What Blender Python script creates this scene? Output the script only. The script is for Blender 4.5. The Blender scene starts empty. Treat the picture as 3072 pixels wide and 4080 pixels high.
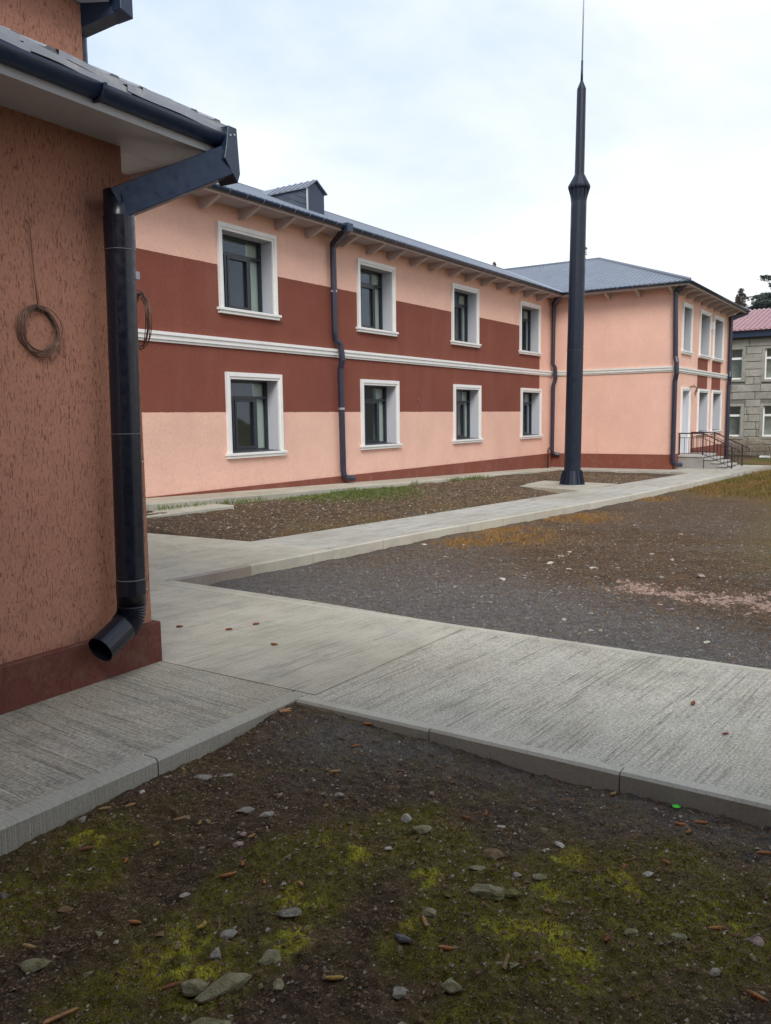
import bpy, bmesh, math, random
import numpy as np
from mathutils import Vector, Matrix, noise
S = bpy.context.scene
COL = S.collection
rad = math.radians
random.seed(7); rng = np.random.default_rng(7)

# ------------------------------------------------------------------ camera, world, sun, exposure
YAW, PITCH, ROLL, FPX = 0.5871, -0.1128, -0.0133, 3303.7
cam = bpy.data.cameras.new('camera'); co = bpy.data.objects.new('camera', cam); COL.objects.link(co)
cam.sensor_fit = 'HORIZONTAL'; cam.sensor_width = 36; cam.lens = 36 * FPX / 3072
cam.clip_start = 0.05; cam.clip_end = 3000
_f = Vector((math.cos(PITCH) * math.cos(YAW), math.cos(PITCH) * math.sin(YAW), math.sin(PITCH)))
_r0 = Vector((math.sin(YAW), -math.cos(YAW), 0)); _u0 = _r0.cross(_f)
_r = _r0 * math.cos(ROLL) + _u0 * math.sin(ROLL); _u = -_r0 * math.sin(ROLL) + _u0 * math.cos(ROLL)
co.matrix_world = Matrix(((_r.x, _u.x, -_f.x, 0), (_r.y, _u.y, -_f.y, 0), (_r.z, _u.z, -_f.z, 1.5), (0, 0, 0, 1)))
S.camera = co
S.view_settings.view_transform = 'Standard'; S.view_settings.look = 'None'
S.view_settings.gamma = 1; S.view_settings.exposure = 0.27; S.view_settings.use_curve_mapping = False
SUN_EL, SUN_AZ = 42, 216          # azimuth of the light's origin, degrees anticlockwise from +X

W = bpy.data.worlds.new('World'); S.world = W; W.use_nodes = True
nt = W.node_tree; N = nt.nodes; Lk = nt.links
for n in list(N): N.remove(n)
def wn(t, **k):
    n = N.new(t)
    for a, b in k.items(): setattr(n, a, b)
    return n
out = wn('ShaderNodeOutputWorld'); bg = wn('ShaderNodeBackground'); bg.inputs[1].default_value = 0.1
sky = wn('ShaderNodeTexSky', sky_type='NISHITA', sun_disc=False)
sky.sun_elevation = rad(SUN_EL); sky.sun_rotation = rad(90 - SUN_AZ)
sky.air_density = 1.0; sky.dust_density = 3.0
tc = wn('ShaderNodeTexCoord'); sep = wn('ShaderNodeSeparateXYZ'); Lk.new(tc.outputs['Generated'], sep.inputs[0])
zc = wn('ShaderNodeMath', operation='MAXIMUM'); Lk.new(sep.outputs[2], zc.inputs[0]); zc.inputs[1].default_value = 0.0
za = wn('ShaderNodeMath', operation='ADD'); Lk.new(zc.outputs[0], za.inputs[0]); za.inputs[1].default_value = 0.22
dv = wn('ShaderNodeVectorMath', operation='DIVIDE'); Lk.new(tc.outputs['Generated'], dv.inputs[0])
cmb = wn('ShaderNodeCombineXYZ')
for i in range(3): Lk.new(za.outputs[0], cmb.inputs[i])
Lk.new(cmb.outputs[0], dv.inputs[1])
nz = wn('ShaderNodeTexNoise'); nz.inputs['Scale'].default_value = 1.5; nz.inputs['Detail'].default_value = 6; nz.inputs['Roughness'].default_value = .55
nz.inputs['Distortion'].default_value = .25
Lk.new(dv.outputs[0], nz.inputs['Vector'])
cr = wn('ShaderNodeValToRGB')
e = cr.color_ramp.elements
e[0].position = .34; e[0].color = (.54, .68, .89, 1); e[1].position = .62; e[1].color = (.86, .91, .98, 1)
Lk.new(nz.outputs[0], cr.inputs[0])
hr = wn('ShaderNodeValToRGB')
h = hr.color_ramp.elements
h[0].position = 0.06; h[0].color = (1, 1, 1, 1); h[1].position = .62; h[1].color = (.0, .0, .0, 1)
h.new(.17).color = (.62, .62, .62, 1); h.new(.34).color = (.12, .12, .12, 1)
Lk.new(zc.outputs[0], hr.inputs[0])
m1 = wn('ShaderNodeMixRGB'); Lk.new(hr.outputs[0], m1.inputs[0]); Lk.new(cr.outputs[0], m1.inputs[1]); m1.inputs[2].default_value = (1.12, 1.10, 1.07, 1)
sc = wn('ShaderNodeVectorMath', operation='SCALE'); Lk.new(m1.outputs[0], sc.inputs[0]); sc.inputs['Scale'].default_value = 10.0
m2 = wn('ShaderNodeMixRGB'); m2.inputs[0].default_value = 0.92; Lk.new(sky.outputs[0], m2.inputs[1]); Lk.new(sc.outputs[0], m2.inputs[2])
Lk.new(m2.outputs[0], bg.inputs[0]); Lk.new(bg.outputs[0], out.inputs[0])

sl = bpy.data.lights.new('sun', 'SUN'); sl.energy = 2.2; sl.angle = rad(25); sl.color = (1, .96, .9)
so = bpy.data.objects.new('sun', sl); COL.objects.link(so)
_sd = Vector((math.cos(rad(SUN_AZ)) * math.cos(rad(SUN_EL)), math.sin(rad(SUN_AZ)) * math.cos(rad(SUN_EL)), math.sin(rad(SUN_EL))))
so.rotation_euler = _sd.to_track_quat('Z', 'Y').to_euler(); so.location = (0, 0, 20)

# ------------------------------------------------------------------ material helpers
class NT:
    def __init__(s, name):
        s.m = bpy.data.materials.new(name); s.m.use_nodes = True
        s.t = s.m.node_tree; s.b = s.t.nodes['Principled BSDF']; s.out = s.t.nodes['Material Output']
        s.pos = s.n('ShaderNodeNewGeometry').outputs['Position']
    def n(s, t, **k):
        x = s.t.nodes.new(t)
        for a, b in k.items(): setattr(x, a, b)
        return x
    def set(s, sock, v):
        if isinstance(v, bpy.types.NodeSocket): s.t.links.new(v, sock)
        elif v is not None:
            if isinstance(v, tuple) and len(v) == 3 and sock.type == 'RGBA': v = (*v, 1)
            sock.default_value = v
    def math(s, op, a, b=0.0, c=None):
        x = s.n('ShaderNodeMath', operation=op); s.set(x.inputs[0], a); s.set(x.inputs[1], b)
        if c is not None: s.set(x.inputs[2], c)
        return x.outputs[0]
    def vscale(s, v, sx, sy, sz, rot=0.0):
        x = s.n('ShaderNodeMapping'); s.set(x.inputs[0], v); x.inputs['Scale'].default_value = (sx, sy, sz); x.inputs['Rotation'].default_value = (0, 0, rot)
        return x.outputs[0]
    def noise(s, scale, detail=3, rough=.55, vec=None, dist=0.0, out=0):
        x = s.n('ShaderNodeTexNoise'); s.set(x.inputs['Vector'], vec if vec is not None else s.pos)
        x.inputs['Scale'].default_value = scale; x.inputs['Detail'].default_value = detail; x.inputs['Roughness'].default_value = rough; x.inputs['Distortion'].default_value = dist
        return x.outputs[out]
    def voro(s, scale, vec=None, feature='F1', out='Distance'):
        x = s.n('ShaderNodeTexVoronoi', feature=feature); s.set(x.inputs['Vector'], vec if vec is not None else s.pos); x.inputs['Scale'].default_value = scale
        return x.outputs[out]
    def ramp(s, v, lo, hi, a=0.0, b=1.0):
        x = s.n('ShaderNodeMapRange'); s.set(x.inputs[0], v); x.inputs[1].default_value = lo; x.inputs[2].default_value = hi; x.inputs[3].default_value = a; x.inputs[4].default_value = b
        return x.outputs[0]
    def mix(s, f, a, b, mode='MIX'):
        x = s.n('ShaderNodeMixRGB', blend_type=mode); s.set(x.inputs[0], f); s.set(x.inputs[1], a); s.set(x.inputs[2], b)
        return x.outputs[0]
    def bump(s, h, dist, strength=1.0, prev=None):
        x = s.n('ShaderNodeBump'); x.inputs['Strength'].default_value = strength; x.inputs['Distance'].default_value = dist; s.set(x.inputs['Height'], h)
        if prev is not None: s.set(x.inputs['Normal'], prev)
        return x.outputs[0]
    def done(s, col, rough=.8, nrm=None, metal=0.0, spec=None):
        s.set(s.b.inputs['Base Color'], col); s.set(s.b.inputs['Roughness'], rough); s.set(s.b.inputs['Metallic'], metal)
        if spec is not None: s.b.inputs['Specular IOR Level'].default_value = spec
        if nrm is not None: s.set(s.b.inputs['Normal'], nrm)
        return s.m
    def band(s, v, a, b, w=.004):
        return s.math('MULTIPLY', s.ramp(v, a - w, a + w), s.ramp(v, b - w, b + w, 1.0, 0.0))

PEACH = (.79, .49, .388); BROWN = (.215, .070, .048)
def roughcast(name, col, groove=1.0, banded=False, near=False):
    t = NT(name)
    sp = t.n('ShaderNodeSeparateXYZ'); t.set(sp.inputs[0], t.pos); X, Y, Z = sp.outputs
    wob = t.math('MULTIPLY', t.math('SUBTRACT', t.noise(9, 2), .5), .016)
    base = col
    if banded:
        zw = t.math('ADD', Z, wob)
        f1 = t.math('MULTIPLY', t.band(zw, 1.635, 4.09), t.math('MULTIPLY', t.ramp(X, 23.84, 23.846, 1, 0), t.ramp(Y, 9.5, 9.6)))
        f2 = t.math('MULTIPLY', t.band(zw, 2.2, 3.26), t.math('MULTIPLY', t.math('ADD', t.band(X, 27.67, 29.05), t.band(X, 29.66, 31.02)), t.ramp(Y, 7.0, 7.1, 1, 0)))
        base = t.mix(t.math('MINIMUM', t.math('ADD', f1, f2), 1.0), col, BROWN)
    # worm-like vertical scores: stretched noise, thresholded, at two sizes
    if near:
        v1 = t.vscale(t.pos, 135, 135, 22); v2 = t.vscale(t.pos, 210, 210, 40)
        g1 = t.ramp(t.noise(1, 2, .5, v1, .35), .60, .645); gate = t.ramp(t.noise(9, 2), .34, .52)
        g2 = t.math('MULTIPLY', t.ramp(t.noise(1, 2, .5, v2, .4), .62, .67), .6)
        g = t.math('MAXIMUM', t.math('MULTIPLY', g1, gate), g2)
        grain = t.noise(420, 3, .7)
    else:
        v1 = t.vscale(t.pos, 110, 110, 22)
        g = t.math('MULTIPLY', t.ramp(t.noise(1, 3, .6, v1, .4), .54, .72), .6)
        grain = t.noise(160, 3, .7)
    mottle = t.ramp(t.noise(1.1, 5, .7), .25, .75, .90, 1.07)
    fine = t.ramp(t.noise(26 if near else 34, 5, .8), .3, .7, .93 if near else .88, 1.05 if near else 1.09)
    c = t.mix(1.0, base, t.math('MULTIPLY', mottle, fine), 'MULTIPLY')
    c = t.mix(t.math('MULTIPLY', g, .62 * groove if near else .22), c, (.12, .045, .03))  # scores coloured darker to stand for the shade in their depth
    zst = t.math('MULTIPLY', t.ramp(t.noise(1, 3, .6, t.vscale(t.pos, 2.2, 2.2, .35)), .52, .8), .10)
    c = t.mix(zst, c, (.42, .25, .2))
    spl = t.math('MULTIPLY', t.ramp(Z, .62, .22), t.ramp(t.noise(5, 5, .75), .50, .72))
    c = t.mix(t.math('MULTIPLY', spl, .35), c, (.26, .19, .14))
    edge = t.math('MULTIPLY', t.ramp(t.noise(1, 4, .7, t.vscale(t.pos, 4, 4, .5)), .60, .80), t.ramp(Z, 1.0, 3.0, .06, .16))
    c = t.mix(edge, c, (.30, .22, .18))
    hgt = t.math('SUBTRACT', t.math('MULTIPLY', grain, .25), g)
    nb = t.bump(hgt, .0035 if near else .006, .9)
    nb = t.bump(t.noise(3.5, 3), .010, .5, nb)
    return t.done(c, .92, nb, spec=.2)

def concrete(name, col=(.50, .475, .415), axis='x', stain=1.0, groove=1.0, grain=1.0):
    t = NT(name)
    w = t.n('ShaderNodeVectorMath', operation='ADD'); t.set(w.inputs[0], t.pos)
    nv = t.n('ShaderNodeVectorMath', operation='SCALE'); t.set(nv.inputs[0], t.noise(1.3, 2, .5, out=1)); nv.inputs['Scale'].default_value = .05; t.set(w.inputs[1], nv.outputs[0])
    sx, sy = (1.3, 48) if axis == 'x' else (52, 1.3)
    wr = t.vscale(w.outputs[0], 1, 1, 1, rad(4))
    st = t.noise(1, 4, .66, t.vscale(wr, sx, sy, 1))
    st2 = t.noise(1, 3, .6, t.vscale(wr, sx * .9, sy * .16, 1))
    gm = t.math('MULTIPLY', t.ramp(st, .53, .60), t.ramp(st2, .42, .60))
    big = t.noise(.55, 4, .6); med = t.noise(3.2, 5, .65)
    c = t.mix(t.ramp(big, .38, .66, 0, .55 * stain), col, (.34, .30, .215))
    c = t.mix(t.ramp(med, .45, .72, 0, .45 * stain), c, (.25, .235, .20))
    c = t.mix(t.ramp(t.noise(1.7, 4, .7, out=0, vec=t.vscale(t.pos, 1, 1, 1, .7)), .5, .75, 0, .35), c, (.47, .455, .42))
    c = t.mix(t.math('MULTIPLY', gm, .26 * groove), c, (.17, .155, .13))
    br = t.noise(1, 3, .7, t.vscale(wr, *((.5, 105) if axis == 'x' else (105, .5)), 1))
    if groove: c = t.mix(1.0, c, t.ramp(br, .32, .68, 1 - .26 * groove, 1 + .16 * groove), 'MULTIPLY')
    c = t.mix(t.ramp(st, .40, .50, .10 * groove, 0), c, (.62, .6, .55))
    c = t.mix(t.ramp(t.noise(2.3, 6, .8), .56, .74, 0, .5 * stain), c, (.30, .25, .17))
    fine = t.noise(70, 4, .75)
    c = t.mix(1.0, c, t.ramp(fine, .3, .7, .48 if grain > 1 else .84, 1.42 if grain > 1 else 1.12), 'MULTIPLY')
    c = t.mix(t.ramp(t.noise(210, 2, .6), .62, .72, 0, .35), c, (.10, .095, .085))
    pit = t.ramp(t.voro(38), .0, .16, 1, 0)
    pm = t.math('MULTIPLY', pit, t.ramp(t.noise(5, 2), .52, .66))
    c = t.mix(t.math('MULTIPLY', pm, .5), c, (.13, .12, .10))
    hgt = t.math('SUBTRACT', t.math('ADD', t.math('ADD', t.math('MULTIPLY', st, 1.0), t.math('MULTIPLY', br, .9 if groove else 0)), t.math('MULTIPLY', fine, .35 * grain)), t.math('ADD', t.math('MULTIPLY', gm, 1.3 * groove), pm))
    nb = t.bump(hgt, .006, .9)
    return t.done(c, t.ramp(med, .3, .7, .62, .85), nb, spec=.35)

def simple(name, col, rough=.6, var=.12, vscale=6, bumpd=0.0, bscale=60, metal=0.0, spec=None, dirt=None, coat=0.0):
    t = NT(name)
    f = t.ramp(t.noise(vscale, 4, .6), .25, .75, 1 - var, 1 + var)
    c = t.mix(1.0, col, f, 'MULTIPLY')
    if dirt: c = t.mix(t.ramp(t.noise(vscale * 2.3, 5, .7), .5, .75, 0, dirt[1]), c, dirt[0])
    nb = t.bump(t.noise(bscale, 3, .6), bumpd, .8) if bumpd else None
    m = t.done(c, t.ramp(t.noise(vscale * 1.7, 3), .3, .7, max(rough - .1, .05), min(rough + .1, 1)), nb, metal, spec)
    if coat: t.b.inputs['Coat Weight'].default_value = coat; t.b.inputs['Coat Roughness'].default_value = .2
    return m

M = {}
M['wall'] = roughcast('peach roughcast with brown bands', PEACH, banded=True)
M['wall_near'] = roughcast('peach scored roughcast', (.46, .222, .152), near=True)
M['plinth'] = roughcast('brown roughcast', BROWN)
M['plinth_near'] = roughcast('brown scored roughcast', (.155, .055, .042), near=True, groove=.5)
M['conc_x'] = concrete('broomed concrete across', axis='x')
M['conc_beige'] = concrete('smooth beige concrete', (.53, .49, .39), 'x', 1.1, .55, .6)
M['conc_y'] = concrete('broomed concrete along', (.47, .425, .335), 'y', 1.3, .8, 1.2)
M['conc_grey'] = concrete('coarse grey concrete', (.55, .51, .415), 'x', .9, .85, 2.4)
M['kerb'] = concrete('kerb concrete', (.52, .485, .40), 'x', .8, 0, .7)
M['kerb_grey'] = concrete('kerb concrete grey', (.45, .425, .355), 'y', .9, .1, .7)  # even tone, slightly darker than the plain kerb concrete
M['kerb_red'] = concrete('kerb concrete reddish', (.27, .21, .18), 'x', .8, 0, .7)
M['white'] = simple('white painted moulding', (.76, .755, .74), .6, .05, 3, dirt=((.5, .48, .44), .25))
M['cornice_grey'] = simple('white painted band', (.70, .70, .66), .65, .06, 3, dirt=((.45, .44, .38), .4))
M['reveal'] = simple('grey painted reveal', (.50, .515, .56), .75, .07, 30)
M['reveal_in'] = simple('pale green room wall', (.62, .68, .60), .8, .05, 3)
M['room'] = simple('dim room wall', (.42, .43, .38), .9, .1, 2)
M['blind'] = simple('pale green blind', (.50, .55, .47), .85, .06, 5)
M['frame'] = simple('anthracite window frame', (.020, .026, .036), .35, .1, 10)
M['sillmetal'] = simple('dark grey metal sill', (.06, .065, .07), .4, .2, 8)
M['gutter'] = simple('dark blue grey coated metal', (.014, .028, .060), .36, .15, 12, spec=.5)
M['pipe'] = simple('black blue coated pipe', (.007, .009, .018), .32, .15, 12, spec=.45)
M['pipe_far'] = simple('dark slate coated pipe', (.022, .022, .042), .38, .2, 5, spec=.6)
M['mast'] = simple('dark blue grey mast paint', (.006, .012, .026), .42, .12, 4, spec=.4)
M['galv'] = simple('galvanised metal', (.5, .52, .55), .35, .1, 10, metal=.6)
M['seam'] = simple('bare metal seam', (.42, .42, .44), .4, .1, 10, metal=.5)
M['seam_dim'] = simple('dull metal seam', (.20, .20, .22), .5, .1, 10, metal=.3)
M['spike'] = simple('pale steel rod', (.55, .55, .62), .35, .05, 10, metal=.4)
M['soffit'] = simple('mauve grey soffit board', (.38, .32, .335), .75, .05, 5)
M['soffit_near'] = simple('grey lilac soffit sheet', (.50, .50, .52), .6, .04, 5)
M['rafter'] = simple('painted rafter end', (.47, .39, .375), .7, .05, 8)
def roofmat(name, col, rough=.42, metal=.35, dirt=((.34, .34, .33), .5)):
    return simple(name, col, rough, .1, 2.2, .002, 30, metal, .5, dirt)
M['roof'] = roofmat('blue grey sheet roofing', (.20, .225, .27), dirt=((.29, .30, .33), .4))
M['siding'] = roofmat('dark grey siding sheet', (.085, .10, .135), dirt=((.16, .17, .2), .4))
M['roof_near'] = roofmat('weathered sheet roofing', (.30, .31, .34), .4, .3, ((.55, .54, .5), .7))
M['redroof'] = simple('faded red tile sheet', (.34, .19, .205), .5, .15, 3)
M['rust'] = simple('dark red painted pipe', (.05, .012, .014), .4, .1, 10)
M['rail'] = simple('dark brown painted steel', (.035, .018, .02), .4, .1, 10)
M['wire'] = simple('brown steel wire', (.18, .11, .085), .45, .25, 40, metal=.5)
M['step'] = simple('grey cement step', (.40, .38, .35), .85, .15, 5, .003, 60, dirt=((.2, .19, .17), .5))
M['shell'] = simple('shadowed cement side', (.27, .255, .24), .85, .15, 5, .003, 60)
M['bark'] = simple('conifer bark', (.10, .075, .06), .9, .2, 4)
M['twig'] = simple('dry twig', (.20, .13, .08), .85, .3, 30)
M['cone'] = simple('orange brown cone scales', (.40, .165, .055), .8, .4, 90, .002, 220)
M['cone_tan'] = simple('tan cone scales', (.42, .25, .11), .8, .35, 90, .002, 220)
M['cone_yel'] = simple('yellow brown cone scales', (.48, .31, .07), .8, .35, 90, .002, 220)
M['cone_dark'] = simple('dark red brown cone scales', (.24, .085, .035), .75, .4, 90, .002, 220)
M['barkchip'] = simple('orange bark chip', (.34, .17, .07), .85, .3, 40, .002, 90)
M['neon'] = simple('bright green leaf', (.10, .75, .06), .5, .1, 40)
M['plastic'] = simple('white plastic', (.72, .74, .74), .5, .05, 9)
M['glowtag'] = simple('grey clip', (.3, .3, .32), .4, .1, 10, metal=.5)

def stonemat(name, c1, c2, c3):
    t = NT(name)
    c = t.mix(t.ramp(t.noise(22, 4, .7), .35, .65), c1, c2)
    c = t.mix(t.ramp(t.noise(9, 4, .7), .52, .66, 0, .8), c, c3)
    c = t.mix(t.ramp(t.noise(160, 3, .7), .58, .7, 0, .6), c, (.06, .055, .045))
    nb = t.bump(t.noise(60, 5, .7), .012, 1.0)
    return t.done(c, .92, nb, spec=.15)
M['st_grey'] = stonemat('grey stone', (.22, .20, .165), (.40, .365, .30), (.12, .10, .05))
M['st_pale'] = stonemat('pale stone', (.42, .385, .32), (.62, .57, .48), (.22, .19, .13))
M['st_moss'] = stonemat('mossy stone', (.19, .17, .085), (.36, .32, .20), (.14, .13, .025))
M['st_pink'] = stonemat('pinkish stone', (.34, .24, .21), (.45, .33, .29), (.22, .16, .13))
M['st_brown'] = stonemat('brown stone', (.20, .12, .06), (.28, .19, .11), (.12, .09, .05))
M['st_dark'] = stonemat('dark stone', (.10, .10, .11), (.2, .2, .2), (.06, .06, .06))

def glass():
    t = NT('window glass'); nd = t.t.nodes
    tr = t.n('ShaderNodeBsdfTransparent'); tr.inputs[0].default_value = (.95, .97, .97, 1)
    gl = t.n('ShaderNodeBsdfGlossy'); gl.inputs['Roughness'].default_value = .03; gl.inputs[0].default_value = (.55, .64, .8, 1)
    fr = t.n('ShaderNodeLayerWeight'); fr.inputs[0].default_value = .5
    wv = t.bump(t.noise(1.4, 2), .02, .3); t.set(fr.inputs['Normal'], wv); t.set(gl.inputs['Normal'], wv)
    mx = t.n('ShaderNodeMixShader'); t.set(mx.inputs[0], t.math('ADD', t.math('MULTIPLY', t.math('POWER', fr.outputs[1], 4.0), .9), .045)); t.set(mx.inputs[1], tr.outputs[0]); t.set(mx.inputs[2], gl.outputs[0])
    t.t.links.new(mx.outputs[0], t.out.inputs[0]); nd.remove(t.b)
    return t.m
M['glass'] = glass()

def groundmat():
    t = NT('stony dirt with moss and gravel')
    at = t.n('ShaderNodeAttribute', attribute_name='cover'); sp = t.n('ShaderNodeSeparateColor'); t.set(sp.inputs[0], at.outputs['Color'])
    moss, grav, dry = sp.outputs
    at2 = t.n('ShaderNodeAttribute', attribute_name='cover_b'); sp2 = t.n('ShaderNodeSeparateColor'); t.set(sp2.inputs[0], at2.outputs['Color'])
    lime, bright, green = sp2.outputs
    n1 = t.noise(5, 5, .7); n2 = t.noise(38, 5, .75); n3 = t.noise(190, 4, .75)
    c = t.mix(t.ramp(n1, .35, .65), (.090, .052, .026), (.18, .108, .056))
    c = t.mix(t.ramp(n2, .42, .62, 0, .75), c, (.030, .020, .013))
    c = t.mix(t.ramp(t.noise(2.1, 4, .6), .55, .7, 0, .6), c, (.085, .040, .020))
    # gravelly grey
    gc = t.mix(t.ramp(n3, .35, .68), (.075, .066, .060), (.26, .235, .21))
    c = t.mix(t.math('MINIMUM', t.math('MULTIPLY', grav, t.ramp(n2, .25, .6, .55, 1.25)), 1.0), c, gc)
    c = t.mix(dry, c, t.mix(t.ramp(n2, .3, .7), (.20, .095, .03), (.30, .17, .06)))
    olive = t.mix(t.ramp(n2, .35, .65), (.105, .088, .014), (.23, .20, .030))
    c = t.mix(t.math('MULTIPLY', moss, t.ramp(n2, .28, .55, .35, 1.0)), c, olive)
    c = t.mix(t.math('MULTIPLY', lime, t.ramp(n3, .35, .6, .3, 1.0)), c, (.62, .57, .05))
    c = t.mix(green, c, t.mix(t.ramp(n2, .3, .7), (.05, .07, .02), (.10, .12, .035)))
    c = t.mix(t.math('MULTIPLY', bright, .8), c, (.28, .19, .15))
    # pale grit
    gr = t.math('MULTIPLY', t.ramp(t.voro(120), .10, .20, 1, 0), t.ramp(t.noise(30, 3), .50, .62))
    c = t.mix(t.math('MULTIPLY', gr, .7), c, (.38, .34, .28))
    c = t.mix(1.0, c, t.ramp(t.noise(14, 5, .8), .32, .68, .62, 1.35), 'MULTIPLY')
    hgt = t.math('ADD', t.math('MULTIPLY', n2, 1.0), t.math('ADD', t.math('MULTIPLY', n3, .5), gr))
    nb = t.bump(hgt, .020, 1.0)
    nb = t.bump(t.noise(11, 5, .7), .05, .8, nb)
    return t.done(c, .95, nb, spec=.15)
M['ground'] = groundmat()

def grassmat(name, a, b, sc=3):
    t = NT(name)
    c = t.mix(t.ramp(t.noise(sc, 4, .7), .3, .7), a, b)
    c = t.mix(1.0, c, t.ramp(t.noise(60, 3, .6), .3, .7, .7, 1.25), 'MULTIPLY')
    return t.done(c, .85, spec=.2)
M['grass_green'] = grassmat('green weed blades', (.08, .12, .03), (.19, .23, .065))
M['grass_dry'] = grassmat('dry orange grass', (.26, .13, .035), (.36, .22, .075))
M['grass_far'] = grassmat('autumn lawn', (.24, .13, .04), (.11, .12, .025), .6)
M['moss'] = grassmat('moss tips', (.38, .35, .04), (.72, .66, .07), 6)
M['moss_olive'] = grassmat('olive moss tips', (.10, .09, .014), (.24, .21, .035), 8)
M['straw'] = grassmat('straw and needles', (.16, .09, .04), (.26, .17, .09), 9)
M['litter'] = grassmat('stone chips', (.12, .095, .07), (.46, .40, .32), 40)
M['chips_grey'] = grassmat('grey gravel chips', (.08, .072, .068), (.32, .29, .265), 60)
M['crumbs'] = grassmat('dirt crumbs', (.05, .028, .014), (.25, .155, .085), 50)
M['rubble'] = grassmat('pink brick rubble', (.15, .085, .06), (.48, .34, .27), 45)
M['needles'] = grassmat('blue green needles', (.035, .055, .055), (.075, .095, .085), .8)
M['needles_grey'] = grassmat('grey brown branches', (.13, .11, .10), (.17, .15, .14), .8)
M['shrub'] = grassmat('dry weeds', (.14, .11, .06), (.22, .15, .10), 3)

# ------------------------------------------------------------------ mesh helpers
class MB:
    def __init__(s): s.v = []; s.f = []
    def add(s, vs, fs):
        k = len(s.v); s.v += [tuple(v) for v in vs]; s.f += [tuple(i + k for i in f) for f in fs]; return s
    def box(s, x0, x1, y0, y1, z0, z1):
        return s.add([(x0, y0, z0), (x1, y0, z0), (x1, y1, z0), (x0, y1, z0), (x0, y0, z1), (x1, y0, z1), (x1, y1, z1), (x0, y1, z1)],
                     [(0, 3, 2, 1), (4, 5, 6, 7), (0, 1, 5, 4), (1, 2, 6, 5), (2, 3, 7, 6), (3, 0, 4, 7)])
    def hexa(s, p): return s.add(p, [(0, 3, 2, 1), (4, 5, 6, 7), (0, 1, 5, 4), (1, 2, 6, 5), (2, 3, 7, 6), (3, 0, 4, 7)])
    def prism(s, pts, off):
        n = len(pts); o = Vector(off); a = [Vector(p) for p in pts]
        return s.add(a + [p + o for p in a], [tuple(range(n))[::-1], tuple(range(n, 2 * n))] + [(i, (i + 1) % n, n + (i + 1) % n, n + i) for i in range(n)])
    def quad(s, *p): return s.add(p, [tuple(range(len(p)))])
    def tube(s, path, r, seg=10, caps=True, flat=None):
        P = [Vector(p) for p in path]; n = len(P); R = r if isinstance(r, (list, tuple)) else [r] * n
        up = Vector((0, 0, 1)); vs = []; pu = None
        for i in range(n):
            d = (P[min(i + 1, n - 1)] - P[max(i - 1, 0)]).normalized()
            if pu is None:
                a = d.cross(up if abs(d.z) < .95 else Vector((1, 0, 0))).normalized()
            else: a = (pu - d * pu.dot(d)).normalized()
            pu = a; b = d.cross(a)
            for j in range(seg):
                t = 2 * math.pi * (j + .5) / seg; vs.append(P[i] + (a * math.cos(t) + b * math.sin(t)) * R[i])
        fs = [(i * seg + j, i * seg + (j + 1) % seg, (i + 1) * seg + (j + 1) % seg, (i + 1) * seg + j) for i in range(n - 1) for j in range(seg)]
        if caps: fs += [tuple(range(seg))[::-1], tuple(range((n - 1) * seg, n * seg))]
        return s.add(vs, fs)
    def build(s, name, mat, parent=None, smooth=False, bevel=0.0, flip=True):
        me = bpy.data.meshes.new(name); me.from_pydata(s.v, [], s.f)
        if flip or bevel:
            b = bmesh.new(); b.from_mesh(me)
            if flip: bmesh.ops.recalc_face_normals(b, faces=b.faces)
            if bevel: bmesh.ops.bevel(b, geom=b.edges[:], offset=bevel, segments=1, affect='EDGES')
            b.to_mesh(me); b.free()
        if smooth: me.shade_smooth()
        me.materials.append(M[mat] if isinstance(mat, str) else mat)
        return link(name, me, parent)
WM = {}
def link(name, me, parent=None, mw=None):
    o = bpy.data.objects.new(name, me); COL.objects.link(o)
    mw = mw or Matrix.Identity(4)
    if parent is not None:
        o.parent = parent; o.matrix_parent_inverse = WM[parent.name].inverted()
        if parent.name in LOCALS: mw = LOCALS[parent.name] @ mw
        if parent.name in LOCALS: LOCALS[o.name] = LOCALS[parent.name]
    o.matrix_basis = mw; WM[o.name] = mw.copy()
    return o
LOCALS = {}
def tag(o, label=None, cat=None, group=None, kind=None):
    if label: o['label'] = label
    if cat: o['category'] = cat
    if group: o['group'] = group
    if kind: o['kind'] = kind
    return o
def thing(name, loc, label, cat, group=None, local=None):
    o = bpy.data.objects.new(name, None); COL.objects.link(o); o.empty_display_size = .2
    mw = Matrix.Translation(loc)
    if local is not None: mw = local @ mw; LOCALS[o.name] = local
    o.matrix_basis = mw; WM[o.name] = mw.copy()
    return tag(o, label, cat, group)
def inst(name, me, parent, mw): return link(name, me, parent, mw)

def wall_holes(mb, axis, c, a0, a1, z0, z1, holes):
    """axis 'y': plane y=c spanning x a0..a1; holes (a0,a1,z0,z1)"""
    xs = sorted({a0, a1, *[h[0] for h in holes], *[h[1] for h in holes]}); zs = sorted({z0, z1, *[h[2] for h in holes], *[h[3] for h in holes]})
    for i in range(len(xs) - 1):
        for j in range(len(zs) - 1):
            mx, mz = (xs[i] + xs[i + 1]) / 2, (zs[j] + zs[j + 1]) / 2
            if any(h[0] < mx < h[1] and h[2] < mz < h[3] for h in holes): continue
            q = [(xs[i], zs[j]), (xs[i + 1], zs[j]), (xs[i + 1], zs[j + 1]), (xs[i], zs[j + 1])]
            mb.quad(*[(x, c, z) if axis == 'y' else (c, x, z) for x, z in q])

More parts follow.
